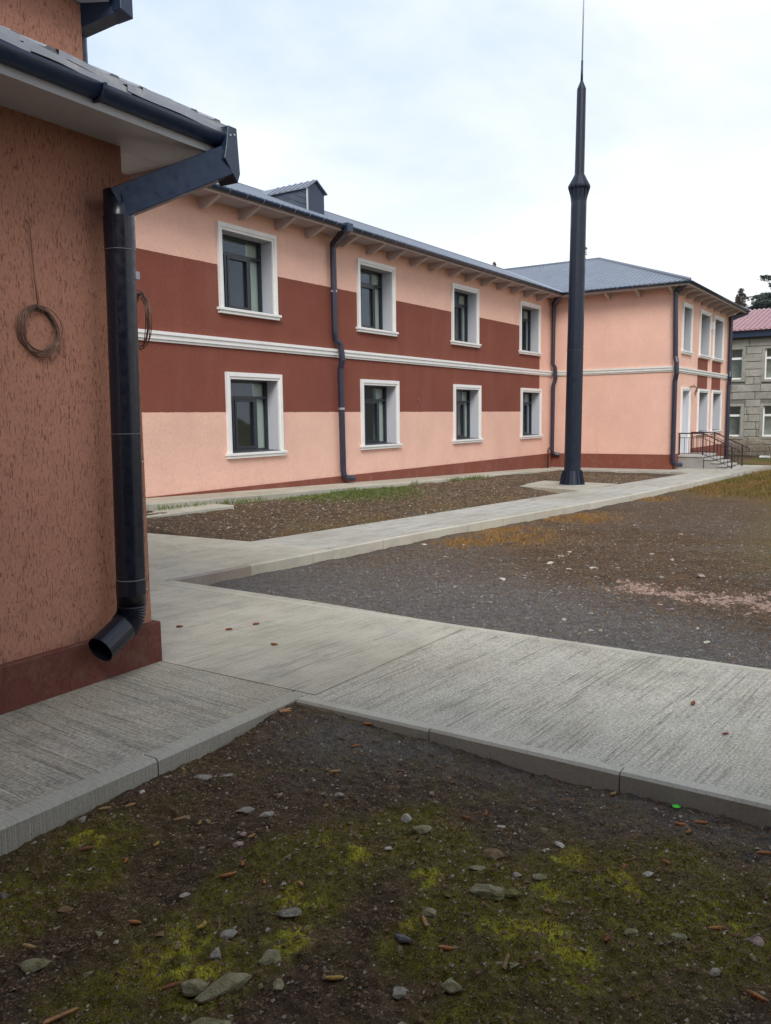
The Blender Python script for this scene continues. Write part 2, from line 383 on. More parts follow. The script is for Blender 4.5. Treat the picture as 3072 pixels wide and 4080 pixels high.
def ribbed(mb, poly, udir, wdir, nrm, sp, rw, rh, th=.012):
    """sheet roofing: polygon (3D points in plane) with raised ribs that run along wdir"""
    o = Vector(poly[0]); u = Vector(udir).normalized(); w = Vector(wdir).normalized(); n = Vector(nrm).normalized()
    P = [((Vector(p) - o).dot(u), (Vector(p) - o).dot(w)) for p in poly]
    mb.prism([Vector(p) for p in poly], -n * th)
    def span(x):
        h = []
        for i in range(len(P)):
            (a, b), (c, d) = P[i], P[(i + 1) % len(P)]
            if (a - x) * (c - x) < 0: h.append(b + (x - a) / (c - a) * (d - b))
        return (min(h), max(h)) if len(h) > 1 else None
    k0 = math.ceil(min(p[0] for p in P) / sp); k1 = math.floor(max(p[0] for p in P) / sp)
    for k in range(k0, k1 + 1):
        x = k * sp + 1e-4; s_ = span(x)
        if not s_ or s_[1] - s_[0] < .05: continue
        a, b = s_; a += .003; b -= .01; hw = rw / 2; tw = rw * .3
        q = lambda du, ww, hh: o + u * (x + du) + w * ww + n * hh
        mb.add([q(-hw, a, .001), q(hw, a, .001), q(tw, a, rh), q(-tw, a, rh), q(-hw, b, .001), q(hw, b, .001), q(tw, b, rh), q(-tw, b, rh)],
               [(0, 1, 2, 3), (7, 6, 5, 4), (3, 2, 6, 7), (0, 3, 7, 4), (1, 5, 6, 2)])

def half_gutter(mb, p0, p1, out, r, th=.004, seg=8):
    p0, p1, out = Vector(p0), Vector(p1), Vector(out); up = Vector((0, 0, 1)); rows = []
    for p in (p0, p1):
        for rr in (r, r - th):
            rows.append([p + out * (rr * math.cos(t)) - up * (rr * math.sin(t)) for t in [math.pi * i / seg for i in range(seg + 1)]])
    n = seg + 1; vs = sum(rows, []); f = []
    for i in range(seg):
        f += [(i, i + 1, 2 * n + i + 1, 2 * n + i), (n + i, 3 * n + i, 3 * n + i + 1, n + i + 1), (i, n + i, n + i + 1, i + 1), (2 * n + i, 2 * n + i + 1, 3 * n + i + 1, 3 * n + i)]
    f += [(0, 2 * n, 3 * n, n), (seg, n + seg, 3 * n + seg, 2 * n + seg)]
    mb.add(vs, f)

def conduit(mb, a, b, w, h, side):
    """square conduit from a to b; side = horizontal direction across it"""
    a, b, s_ = Vector(a), Vector(b), Vector(side).normalized(); d = (b - a).normalized(); n = s_.cross(d).normalized()
    P = [c + s_ * (sx * w / 2) + n * (sy * h / 2) for c in (a, b) for sx, sy in ((-1, -1), (1, -1), (1, 1), (-1, 1))]
    mb.hexa(P)
# ------------------------------------------------------------------ terrain
def cov(x, y): pass
def walk_z(x): return .018 - .005 * x
def apron_z(x): return .545 - .0265 * x
def smooth(a, b, x): t = np.clip((x - a) / (b - a), 0, 1); return t * t * (3 - 2 * t)
def vnoise(x, y, s, seed=0):
    x = np.asarray(x) * s + seed * 17.3; y = np.asarray(y) * s + seed * 9.1
    xi = np.floor(x).astype(int); yi = np.floor(y).astype(int); fx = x - xi; fy = y - yi
    fx = fx * fx * (3 - 2 * fx); fy = fy * fy * (3 - 2 * fy)
    def hsh(a, b):
        n = (a * 374761393 + b * 668265263 + seed * 1442695) & 0x7fffffff; n = ((n ^ (n >> 13)) * 1274126177) & 0x7fffffff
        return ((n ^ (n >> 16)) & 0xffff) / 65535.0
    return (hsh(xi, yi) * (1 - fx) + hsh(xi + 1, yi) * fx) * (1 - fy) + (hsh(xi, yi + 1) * (1 - fx) + hsh(xi + 1, yi + 1) * fx) * fy
def fbm(x, y, s, o=4, seed=0):
    r = 0; a = .5; t = 0
    for i in range(o): r = r + a * vnoise(x, y, s * 2 ** i, seed + i); t += a; a *= .55
    return r / t
def terr(x, y, detail=True):
    x = np.asarray(x, float); y = np.asarray(y, float)
    w = .018 - .005 * np.minimum(x, 26)
    z = w - .115
    z = z - .022 * np.clip(x - 26, 0, 60) * .5
    near = 1 - smooth(3.3, 3.5, x)
    nz_ = -.085 + .040 * np.exp(-((x - 3.3) ** 2 + (y - 2.8) ** 2) / .5) + .018 * smooth(1.5, 2.1, y) * smooth(2.7, 3.1, x) - .03 * smooth(2.3, 1.4, x)
    z = z * (1 - near) + near * nz_
    # bed beside the facade rises towards its apron
    ap = .545 - .0265 * np.minimum(x, 24.8) - .10
    ye = 7.13 - .083 * np.clip(x - 7.64, 0, 20)
    bed = np.clip((y - ye) / (8.75 - ye), 0, 1) * (1 - smooth(22.5, 24.5, x) * .3) * smooth(0, .06, x - (7.60 - .504 * np.clip(y - 7.13, 0, 3)))
    bedz = np.where(x < 17, ap + .045 * smooth(10, 16, x), ap + .045)
    z = z + smooth(7.05, 7.5, y + .083 * (x - 7.64)) * .045 * smooth(7.4, 7.9, x)
    z = z * (1 - bed) + bedz * bed
    z = z - .055 * np.exp(-(((x - 17.9) / 1.3) ** 4 + ((y - 6.9) / 1.2) ** 4))
    # yard rim near the far kerb of the near walk
    z = z + (x > 5.2) * (y < 5.8) * .045 * np.exp(-np.abs(x - 5.3) / .5) * (y < 4.5)
    if detail:
        amp = np.where((x < 3.5) & (y < 3), 1.0, .8)
        z = z + amp * ((fbm(x, y, 2.2, 3, 3) - .5) * .055 + (fbm(x, y, 14, 4, 8) - .5) * np.where((x < 3.5) & (y < 3), .010 + .014 * np.clip((3.32 - x) * 4, 0, 1) * np.clip((2.82 - y) * 4, 0, 1), .024))
        z = z + np.where((x < 3.5) & (y < 3), (fbm(x, y, 42, 3, 5) - .5) * .024, (fbm(x, y, 6, 2, 5) - .5) * .01)
    return z
def lines(segs):
    r = []
    for a, b, s in segs: r += list(np.arange(a, b - 1e-6, s))
    r.append(segs[-1][1]); return np.array(r)
gx = lines([(-1200, -200, 250), (-200, -40, 40), (-40, -4, 6), (-4, .6, .5), (.6, 3.42, .0125), (3.42, 5.2, .2), (5.2, 9, .03), (9, 14, .06), (14, 28, .14), (28, 50, 1), (50, 200, 15), (200, 1400, 150)])
gy = lines([(-1200, -200, 250), (-200, -40, 40), (-40, -6, 4), (-6, -1, .5), (-1, .1, .1), (.1, 3.0, .0125), (3.0, 6.4, .05), (6.4, 9.4, .05), (9.4, 14, 1), (14, 60, 8), (60, 200, 30), (200, 1400, 150)])
GX, GY = np.meshgrid(gx, gy); X_, Y_ = GX.ravel(), GY.ravel()
Z_ = terr(X_, Y_)
far = (X_ < -3) | (Y_ > 12) | (Y_ < -20) | (X_ > 60)
Z_ = np.where(far, np.where(X_ > 26, np.minimum(Z_, -.4), -.35), Z_)
nx, ny = len(gx), len(gy)
idx = np.arange(nx * ny).reshape(ny, nx)
F_ = np.stack([idx[:-1, :-1], idx[:-1, 1:], idx[1:, 1:], idx[1:, :-1]], -1).reshape(-1, 4)
me = bpy.data.meshes.new('ground')
me.vertices.add(nx * ny); me.vertices.foreach_set('co', np.stack([X_, Y_, Z_], 1).ravel())
me.loops.add(F_.size); me.loops.foreach_set('vertex_index', F_.ravel().astype(np.int32))
me.polygons.add(len(F_)); me.polygons.foreach_set('loop_start', np.arange(0, F_.size, 4, dtype=np.int32)); me.polygons.foreach_set('loop_total', np.full(len(F_), 4, dtype=np.int32))
me.update(); me.validate(); me.shade_smooth(); me.materials.append(M['ground'])
LIME = [(2.32, 1.40, .045), (2.46, 1.04, .045), (2.61, .84, .04), (2.60, .78, .035), (2.67, .84, .03), (2.07, 1.28, .03), (2.18, 1.08, .04), (2.23, 1.02, .04), (2.27, .97, .04), (2.26, .91, .05), (2.22, .82, .05), (2.13, .75, .06), (2.62, .49, .05), (1.87, 2.64, .05), (2.31, 1.76, .06), (2.32, 1.71, .05), (1.59, 1.87, .09), (1.55, 1.77, .08), (1.83, 1.61, .05), (2.02, 1.72, .06), (2.71, 1.05, .04), (1.66, 1.86, .05), (1.50, 1.70, .05)]
OLIVE = [(1.9, 2.6, .16), (1.5, 2.5, .2), (1.75, 2.45, .12), (2.3, 1.75, .22), (2.14, 1.89, .18), (1.6, 1.8, .24), (2.0, 1.7, .15), (2.35, 1.2, .25), (2.6, .9, .25), (2.2, .85, .3), (2.6, .5, .3), (2.5, 1.5, .18), (1.35, 1.9, .15), (2.0, 1.2, .15), (2.9, .7, .15), (2.68, 1.66, .14), (1.95, 1.95, .12), (1.8, .9, .2)]
def blobs(L, x, y):
    r = np.zeros_like(x)
    for a, b, s in L: r = np.maximum(r, np.exp(-((x - a) ** 2 + (y - b) ** 2) / (s * s)))
    return r
def covers(x, y):
    nb = (x < 3.5) & (y < 3)
    yard = (x > 5.1) & (y < 6.0)
    bed = (y > 6.0) & (x > 6.5) & (y < 9.6)
    nz1 = fbm(x, y, 9, 4, 21); nz2 = fbm(x, y, 1.1, 4, 31)
    moss = np.where(nb, np.clip(blobs(OLIVE, x, y) * 1.5 * (nz1 * 2), 0, 1) * smooth(.05, .40, blobs(OLIVE, x, y)) + .25 * smooth(.45, .62, nz1), 0)
    nz3 = fbm(x, y, 22, 4, 61)
    lime = np.where(nb, np.clip(smooth(.25, .75, blobs([(a, b, r * 1.7) for a, b, r in LIME], x, y) * .9 + (nz1 - .5) * .9) * smooth(.40, .62, nz3), 0, 1), 0)
    grav = np.where(nb, .85 * np.clip(np.exp(-((x - 3.15) ** 2 + (y - 2.35) ** 2) / .12) + np.exp(-np.abs(x - 3.25) / .22) * (y < 2.4) * .9, 0, 1) + .2 * nz2, 0)
    yd = np.clip(.35 + .9 * np.exp(-np.abs(x - 5.6) / 1.6) + .6 * (nz2 - .45), 0, 1)
    wx = x + 1.6 * (nz2 - .5) + .8 * (fbm(x, y, 3.5, 3, 71) - .5)
    yb = np.exp(-((wx - 8.9 - (y - 2.4) * .75) / 1.5) ** 2) * smooth(5.5, 3.5, y)           # brown belt across the yard
    yd = np.clip(yd - .8 * yb, .08, 1)
    far_ = smooth(11, 15, x); yd = yd * (1 - .3 * far_)
    grav = np.where(yard, yd, grav)
    grav = np.where(bed, .12 + .25 * nz2, grav)
    dry = np.where(yard, np.clip(blobs([(10.2, 4.75, .6), (10.9, 5.2, .5), (9.6, 5.1, .4), (12.9, 4.9, .6), (16.6, 4.95, .5)], x, y) * 1.5 * smooth(.3, .6, nz1), 0, 1), 0)
    lawn = smooth(17.0, 19.0, x + .9 * (4 - y) + 1.2 * (nz2 - .5)) * (y < 6.0)
    dry = np.maximum(dry, lawn * .6)
    green = lawn * smooth(.40, .62, nz2) * .8
    green = np.maximum(green, smooth(1.9, 1.2, y) * 0)
    green = np.maximum(green, np.where(bed, np.clip(blobs([(11.2, 9.0, .5), (12.0, 8.95, .6), (12.8, 8.9, .6), (13.5, 8.9, .5), (12.3, 8.7, .5)], x, y) * 1.3, 0, 1), 0))
    moss = np.maximum(moss, np.where(bed, .45 * blobs([(9.3, 7.0, .5), (10.5, 6.9, .5), (12.5, 6.7, .7), (14.5, 6.6, .6)], x, y), 0))
    rightm = np.where(yard, smooth(2.4, .9, y - .09 * (x - 9)) * smooth(8.5, 10.5, x), 0)
    moss = np.maximum(moss, rightm * .6)
    bright = np.where(yard, np.clip(blobs([(7.75, 2.35, .22), (7.65, 2.1, .25), (7.6, 1.85, .28), (7.6, 1.55, .32), (7.65, 1.3, .32), (7.65, 1.0, .4), (7.7, .6, .5)], x, y) * 1.3 * smooth(.3, .6, nz1), 0, 1), 0)
    return moss, np.clip(grav, 0, 1), dry, lime, bright, np.clip(green, 0, 1)
c6 = covers(X_, Y_)
for nm, k in (('cover', 0), ('cover_b', 3)):
    a = me.color_attributes.new(nm, 'FLOAT_COLOR', 'POINT')
    a.data.foreach_set('color', np.stack([c6[k], c6[k + 1], c6[k + 2], np.ones_like(X_)], 1).ravel().astype(np.float32))
ground = link('ground', me); ground['kind'] = 'structure'

# ------------------------------------------------------------------ paving: slabs and kerbstones
def slab(name, pts, zf, mat, depth=.3):
    mb = MB(); n = len(pts)
    top = [(x, y, zf(x) if callable(zf) else zf) for x, y in pts]
    mb.add(top + [(x, y, z - depth) for x, y, z in top], [tuple(range(n)), tuple(range(n, 2 * n))[::-1]] + [(i, (i + 1) % n, n + (i + 1) % n, n + i) for i in range(n)])
    o = mb.build(name, mat); o['kind'] = 'structure'; return o
K = {}
def kerb_mesh(w, mat):
    key = (round(w, 3), mat)
    if key not in K:
        mb = MB(); c = .012; h = .30; L = 1.0
        prof = [(0, -h), (w, -h), (w, -c), (w - c, 0), (c, 0), (0, -c)]
        mb.prism([(0, y, z) for y, z in prof], (L, 0, 0))
        me_ = bpy.data.meshes.new('kerbstone'); me_.from_pydata(mb.v, [], mb.f)
        b = bmesh.new(); b.from_mesh(me_); bmesh.ops.recalc_face_normals(b, faces=b.faces); b.to_mesh(me_); b.free()
        me_.materials.append(M[mat]); K[key] = me_
    return K[key]
def kerb_run(parent, p0, p1, w, zf, mat='kerb', L=.95, first=None, mats=None):
    """stones laid from p0 to p1; width extends to the left of the run"""
    p0, p1 = Vector((*p0, 0)), Vector((*p1, 0)); T = (p1 - p0).length; d = (p1 - p0) / T; s = 0; i = 0
    n = Vector((-d.y, d.x, 0))
    if w < 0: p0 = p0 + n * w; w = -w
    while s < T - .02:
        l = min((first if (i == 0 and first) else L) , T - s)
        if T - s - l < .15: l = T - s
        a = p0 + d * s; z0 = zf(a.x) if callable(zf) else zf; b = a + d * l; z1 = zf(b.x) if callable(zf) else zf
        a.z = z0 + .004 + random.uniform(-.002, .003); b.z = z1 + .004 + random.uniform(-.002, .003)
        ax = (b - a).normalized(); up = ax.cross(n).normalized(); gap = .006
        j = random.uniform(-.0025, .0025)
        mw = Matrix(((ax.x * (l - gap), n.x, up.x, a.x + n.x * j), (ax.y * (l - gap), n.y, up.y, a.y + n.y * j), (ax.z * (l - gap), n.z, up.z, a.z), (0, 0, 0, 1)))
        mm = mat if not mats or i not in mats else mats[i]
        inst('kerbstone', kerb_mesh(w, mm), parent, mw)
        s += l; i += 1

wz = walk_z
p1 = slab('pavement', [(-4, 2.912), (3.43, 2.912), (3.43, 4.6), (-4, 4.6)], wz, 'conc_y')
p2 = slab('pavement', [(3.39, -8), (5.205, -8), (5.205, 2.76), (3.434, 2.76), (3.434, 2.905), (3.39, 2.905)], lambda x: wz(x) - .001, 'conc_grey')
p3 = slab('pavement', [(3.438, 2.768), (5.205, 2.768), (5.30, 4.2), (5.34, 6.04), (7.64, 5.90), (7.64, 7.13), (3.438, 7.13)], lambda x: wz(x) + .001, 'conc_beige')
mb = MB(); mb.hexa([(3.438, 7.134, -.4), (7.64, 7.134, -.4), (6.90, 8.64, -.4), (3.438, 8.64, -.4), (3.438, 7.134, 0), (7.638, 7.134, -.019), (6.88, 8.638, .112), (3.438, 8.638, .112)]); mb.build('pavement', 'conc_beige')['kind'] = 'structure'
W2L = [(5.40, 6.07), (9.56, 5.70), (16.12, 4.92), (23.5, 4.53)]
W2U = [(7.645, 7.13), (11.31, 6.74), (16.57, 6.25), (22.80, 5.65)]
p4 = slab('footpath', [(7.645, 5.93), (9.56, 5.78), (16.12, 5.0), (23.5, 4.61), (23.5, 5.60), (22.80, 5.65), (16.57, 6.25), (11.31, 6.74), (7.645, 7.13)], wz, 'conc_x')
p5 = slab('footpath', [(23.506, 4.53), (27.8, 4.2), (27.8, 6.46), (24.79, 6.46), (24.79, 10.18), (23.75, 10.18), (23.75, 6.2), (23.506, 5.6)], lambda x: -.104, 'conc_x')
p6 = slab('apron', [(4.0, 9.27), (13.9, 9.27), (23.74, 9.55), (23.74, 10.2), (4.0, 10.2)], apron_z, 'conc_beige', .5)
p7 = slab('step', [(4.0, 8.72), (8.86, 8.72), (8.86, 9.18), (4.0, 9.18)], lambda x: .262 - .002 * x, 'conc_beige', .5)
p8 = slab('mast_footing', [(16.75, 6.24), (18.7, 6.06), (18.95, 7.93), (17.2, 7.97)], -.064, 'conc_beige')
kerb_run(p1, (3.395, 2.815), (-4, 2.815), -.105, wz, 'kerb_grey', L=.95, first=1.02)
kerb_run(p2, (3.318, 2.80), (3.318, -7), .078, wz, 'kerb', L=.93, first=.83)
kerb_run(p2, (5.21, 6.0), (5.21, -7), -.075, lambda x: wz(x), 'kerb', L=.95)
kerb_run(p3, (5.30, 6.005), (7.64, 5.822), .075, wz, 'kerb', L=.95, first=1.05, mats={0: 'kerb_red'})
kerb_run(p4, (7.64, 5.822), (9.56, 5.675), .075, wz, 'kerb')
kerb_run(p4, (9.56, 5.675), (16.12, 4.915), .075, wz, 'kerb')
kerb_run(p4, (16.12, 4.915), (23.5, 4.53), .075, wz, 'kerb')
kerb_run(p6, (4.0, 9.19), (13.9, 9.19), .075, apron_z, 'kerb_grey')
kerb_run(p6, (13.9, 9.19), (23.74, 9.47), .075, lambda x: apron_z(x) - .004, 'kerb')
kerb_run(p7, (4.0, 8.64), (8.94, 8.64), .075, lambda x: .264 - .002 * x, 'kerb_grey', L=.98)
kerb_run(p7, (8.94, 8.66), (8.94, 9.18), .075, lambda x: .264 - .002 * x, 'kerb_grey')

# ------------------------------------------------------------------ the long two storey building
YM, XA, YE, XE = 10.18, 24.79, 6.46, 32.21
B = thing('school_building', (15, 14, 0), 'long two storey peach building with brown bands, white window trims and grey sheet roof', 'building')
winM = [(10.33, 11.79, 'u'), (14.33, 15.75, 'u'), (18.35, 19.77, 'u'), (22.37, 23.81, 'u'), (10.41, 11.85, 'l'), (14.40, 15.86, 'l'), (18.43, 19.89, 'l'), (22.47, 23.93, 'l')]
winE = [(25.63, 26.74, 3.38, 4.78), (27.77, 29.21, 3.38, 4.78), (29.71, 31.17, 3.38, 4.78), (27.77, 29.21, .93, 2.30), (29.71, 31.17, .93, 2.30)]
ZU, ZL = (3.39, 4.79), (.93, 2.32)
hM = []
for a, b, k in winM:
    z0, z1 = ZU if k == 'u' else ZL; hM.append((a + .10, b - .10, z0, z1 - .115))
hE = [(a + .09, b - .09, z0, z1 - .11) for a, b, z0, z1 in winE] + [(25.79, 26.65, .30, 2.20)]
mb = MB(); wall_holes(mb, 'y', YM, 3.9, XA, -.6, 5.13, hM)
mb.quad((3.9, YM, -.6), (3.9, 17, -.6), (3.9, 17, 5.13), (3.9, YM, 5.13)); wall_holes(mb, 'y', 17, 3.9, XE, -.6, 5.13, [(a - .4, b + 1.5, 3.2, 4.85) for a, b, k in winM if k == 'u'] + [(a - .4, b + 1.5, .5, 2.4) for a, b, k in winM if k == 'l'])
mb.quad((3.9, YM, 5.13), (XA, YM, 5.13), (XA, 17, 5.13), (3.9, 17, 5.13))
w = mb.build('wall', 'wall', B, flip=False)
mb = MB(); wall_holes(mb, 'y', YE, XA, XE, -.6, 5.13, hE)
wall_holes(mb, 'x', XA, YE, YM, -.6, 5.13, []); mb.quad((XE, YE, -.6), (XE, 17, -.6), (XE, 17, 5.13), (XE, YE, 5.13)); mb.quad((XA, YE, 5.13), (XE, YE, 5.13), (XE, 17, 5.13), (XA, 17, 5.13))
w2 = mb.build('wall', 'wall', B, flip=False)
# plinth
PZ = .33
MB().box(3.88, XA - .034, YM - .032, YM - .002, -.6, PZ).build('plinth', 'plinth', B, bevel=.004)
MB().box(XA - .032, XA - .002, YE - .032, YM - .033, -.6, PZ).build('plinth', 'plinth', B, bevel=.004)
MB().box(XA - .001, 25.5, YE - .032, YE - .002, -.6, PZ).build('plinth', 'plinth', B, bevel=.004)
MB().box(27.05, XE, YE - .032, YE - .002, -.6, PZ + .1).build('plinth', 'plinth', B, bevel=.004)
# cornice band in three steps
def cornice(p0, p1, axis, c, sgn=-1, mat='white'):
    mb = MB()
    for z0, z1, d in ((2.725, 2.765, .03), (2.765, 2.835, .055), (2.835, 2.885, .075)):
        if axis == 'y': mb.box(p0, p1, c - d, c + .002, z0, z1)
        else: mb.box(c - d, c + .002, p0, p1, z0, z1)
    return mb.build('cornice', mat, B)
cornice(3.9, XA - .08, 'y', YM); cornice(YE - .001, YM - .078, 'x', XA, mat='cornice_grey'); cornice(XA + .001, XE, 'y', YE, mat='cornice_grey')

BACKH = []
def window(a, b, z0, z1, y, trim=.10, top=.115, depth=.27, layout=True, sill=True, mt='white', door=False):
    """outer trim a..b, z0 = opening bottom, z1 = trim top; facade plane y facing -Y"""
    mb = MB(); ia, ib, it = a + trim, b - trim, z1 - top
    zb = z0 - (0 if sill else .0)
    for k, (d, o) in enumerate(((.050, 0.0), (.032, .045))):
        # outer board proud, inner board lower
        w1 = trim * (.62 if k == 0 else .38); off = 0 if k == 0 else trim * .62; tt = top * (.62 if k == 0 else .38); to = 0 if k == 0 else top * .62
        mb.box(a + off, a + off + w1, y - d, y + .003, zb, z1 - to - tt); mb.box(b - off - w1, b - off, y - d, y + .003, zb, z1 - to - tt)
        mb.box(a + off, b - off, y - d, y + .003, z1 - to - tt, z1 - to)
    t = mb.build('window' if not door else 'door', mt, B)
    # reveal
    mb = MB()
    yy = y + depth
    mb.quad((ib, y, z0), (ib, yy, z0), (ib, yy, it), (ib, y, it)); mb.quad((ia, y, z0), (ia, y, it), (ia, yy, it), (ia, yy, z0)); mb.quad((ia, y, it), (ib, y, it), (ib, yy, it), (ia, yy, it))
    mb.quad((ia, y, z0), (ia, yy, z0), (ib, yy, z0), (ib, y, z0))
    mb.build('reveal', 'reveal', t, flip=False)
    if sill:
        m2 = MB(); m2.box(a - .055, b + .055, y - .085, y + .002, z0 - .045, z0 - .001); m2.box(a - .03, b + .03, y - .062, y + .002, z0 - .095, z0 - .045)
        m2.build('sill', mt, t, bevel=.003)
        m3 = MB(); m3.hexa([(ia, y - .06, z0 + .002), (ib, y - .06, z0 + .002), (ib, yy, z0 + .014), (ia, yy, z0 + .014), (ia, y - .06, z0 + .007), (ib, y - .06, z0 + .007), (ib, yy, z0 + .024), (ia, yy, z0 + .024)])
        m3.build('sill', 'sillmetal', t)
    if door:
        m4 = MB(); m4.box(ia, ib, yy - .03, yy, z0, it); m4.build('door_leaf', 'white', t); return t
    # frame bars
    fw = .05; W_ = ib - ia; zt = it - .24 * (it - z0) if layout else None
    fr = MB(); y0, y1 = yy - .03, yy + .03
    fr.box(ia, ia + fw, y0, y1, z0, it); fr.box(ib - fw, ib, y0, y1, z0, it); fr.box(ia + fw, ib - fw, y0, y1, it - fw, it); fr.box(ia + fw, ib - fw, y0, y1, z0 + .012, z0 + fw)
    c0, c1 = ia + W_ * .27, ia + W_ * .74
    fr.box(ia + fw, ib - fw, y0 + .001, y1, zt - .025, zt + .025)
    fr.box(c0 - .028, c0 + .028, y0 + .001, y1, z0 + fw, zt - .025); fr.box(c1 - .028, c1 + .028, y0 + .001, y1, z0 + fw, zt - .025)
    fr.build('frame', 'frame', t)
    sh = MB(); q = .045; yq = y0 - .012
    sh.box(c0 + .03, c0 + .03 + q, yq, y1 - .012, z0 + .055, zt - .03); sh.box(c1 - .03 - q, c1 - .03, yq, y1 - .012, z0 + .055, zt - .03)
    sh.box(c0 + .03 + q, c1 - .03 - q, yq, y1 - .012, zt - .03 - q, zt - .03); sh.box(c0 + .03 + q, c1 - .03 - q, yq, y1 - .012, z0 + .055, z0 + .055 + q)
    sh.build('sash', 'frame', t)
    gm = yy + .004
    for (g0, g1, h0, h1) in ((ia + fw, c0 - .028, z0 + fw, zt - .025), (c0 + .075, c1 - .075, z0 + .10, zt - .075), (c1 + .028, ib - fw, z0 + fw, zt - .025), (ia + fw, ib - fw, zt + .025, it - fw)):
        MB().box(g0, g1, gm, gm + .008, h0, h1).build('pane', 'glass', t)
    if y > 9: MB().box(c1 + .02, ib - .02, gm + .05, gm + .06, z0 + .03, it - .03).build('blind', 'blind', t)
    ri = MB(); yb = yy + .34
    ri.quad((ib, yy + .03, z0), (ib, yb, z0), (ib, yb, it), (ib, yy + .03, it)); ri.quad((ia, yy + .03, z0), (ia, yb, z0), (ia, yb, it), (ia, yy + .03, it))
    ri.quad((ia, yy + .03, it), (ib, yy + .03, it), (ib, yb, it), (ia, yb, it)); ri.quad((ia, yy + .03, z0), (ib, yy + .03, z0), (ib, yb, z0), (ia, yb, z0))
    ri.build('inner_reveal', 'reveal_in', t, flip=False)
    rm = MB(); e_ = .7; yb2 = 16.98 if y > 9 else yb + 2.6
    rm.box(ia - e_, ib + e_ + 1.2, yb + .002, yb2, z0 - .75, it + .3)
    r_ = rm.build('room', 'room', t, flip=False)
    # open the front of the room box where the window is
    bm = bmesh.new(); bm.from_mesh(r_.data); bm.faces.ensure_lookup_table()
    ff = [f for f in bm.faces if abs(f.calc_center_median().y - (yb + .002)) < 1e-4 or (y > 9 and abs(f.calc_center_median().y - yb2) < 1e-4)]; bmesh.ops.delete(bm, geom=ff, context='FACES'); bm.to_mesh(r_.data); bm.free()
    return t
for a, b, k in winM:
    z0, z1 = ZU if k == 'u' else ZL; window(a, b, z0, z1, YM)
for a, b, z0, z1 in winE: window(a, b, z0, z1, YE, .09, .11)
window(25.70, 26.74, .30, 2.30, YE, .09, .10, sill=False, door=True)

# roof: long wing and hipped end wing
ZR, ZE_ = 6.84, 5.185
eM, eA, eE, eX = 9.66, 24.26, 5.93, 32.74
ridge_y, ridge_x = 13.6, 28.5
sM = (ZR - ZE_) / (ridge_y - eM)
nM = (0, -sM, 1); nA = (-(ZR - ZE_) / (ridge_x - eA), 0, 1); nEx = ((ZR - ZE_) / (eX - ridge_x), 0, 1)
hip_y = 10.0; nE = (0, -(ZR - ZE_) / (hip_y - eE), 1)
mb = MB(); ribbed(mb, [(3.6, eM, ZE_), (eA, eM, ZE_), (ridge_x, ridge_y, ZR), (3.6, ridge_y, ZR)], (1, 0, 0), (0, 1, sM), nM, .14, .05, .018)
r1 = mb.build('roof', 'roof', B)
mb = MB(); ribbed(mb, [(eA, eE, ZE_), (ridge_x, hip_y, ZR), (ridge_x, ridge_y, ZR), (eA, eM, ZE_)], (0, 1, 0), (1, 0, -nA[0]), nA, .14, .05, .018)
r2 = mb.build('roof', 'roof', B)
mb = MB(); ribbed(mb, [(eX, eE, ZE_), (ridge_x, hip_y, ZR), (eA, eE, ZE_)], (1, 0, 0), (0, 1, -nE[1]), nE, .14, .05, .018); mb.build('roof', 'roof', B)
mb = MB(); mb.prism([(ridge_x, hip_y, ZR), (eX, eE, ZE_), (eX, 17.5, ZE_), (ridge_x, 17.5, ZR)], (0, 0, -.02)); mb.prism([(3.6, ridge_y, ZR), (ridge_x, ridge_y, ZR), (ridge_x, 17.54, ZE_), (3.6, 17.54, ZE_)], (0, 0, -.02))
mb.build('roof', 'roof', B)
mb = MB(); mb.tube([(3.6, ridge_y, ZR), (ridge_x, ridge_y, ZR)], .05, 6); mb.tube([(ridge_x, ridge_y, ZR), (ridge_x, hip_y, ZR), (eA, eE, ZE_ + .02)], .05, 6); mb.tube([(ridge_x, hip_y, ZR), (eX, eE, ZE_ + .02)], .05, 6)
mb.build('ridge_cap', 'roof', r1, smooth=True)
# valley flashing
mb = MB(); mb.tube([(eA, eM, ZE_ - .0), (ridge_x, ridge_y, ZR)], .035, 4); mb.build('valley', 'galv', r2)
# soffit + fascia
mb = MB()
mb.box(3.6, eA + .06, eM + .05, YM - .001, 5.085, 5.105); mb.box(eA + .062, XA - .001, eE + .05, YM - .001, 5.085, 5.105); mb.box(XA, eX - .03, eE + .05, YE - .001, 5.085, 5.105)
mb.build('soffit', 'soffit', B)
mb = MB(); mb.box(3.6, eA + .02, eM + .03, eM + .05, 5.07, 5.165); mb.box(eA + .03, eA + .05, eE + .04, eM + .02, 5.07, 5.165); mb.box(eA + .04, eX - .03, eE + .03, eE + .05, 5.07, 5.165)
mb.build('fascia', 'rafter', B)
# rafter ends
def rafter(x, y, axis):
    mb = MB(); w = .035
    pr = [(.06, 5.084), (.06, 5.055), (.40, 4.90), (.52, 4.93), (.52, 5.084)]
    if axis == 'y': mb.prism([(x - w, eM + d, z) for d, z in pr], (2 * w, 0, 0))
    elif axis == 'x': mb.prism([(eA + d, y - w, z) for d, z in pr], (0, 2 * w, 0))
    else: mb.prism([(x - w, eE + d, z) for d, z in pr], (2 * w, 0, 0))
    return mb.build('rafter_end', 'rafter', B)
for x in [4.5, 5.4, 6.3, 7.2, 8.1, 9.05] + [9.97, 10.91, 11.85, 12.7, 13.76, 14.72, 15.53, 16.46, 17.29, 18.22, 19.1, 19.98, 20.91, 21.8, 22.68, 23.58]: rafter(x, 0, 'y')
for y in (9.3, 8.35, 7.45, 6.5): rafter(0, y, 'x')
for x in np.arange(25.2, 32, .92): rafter(float(x), 0, 'e')
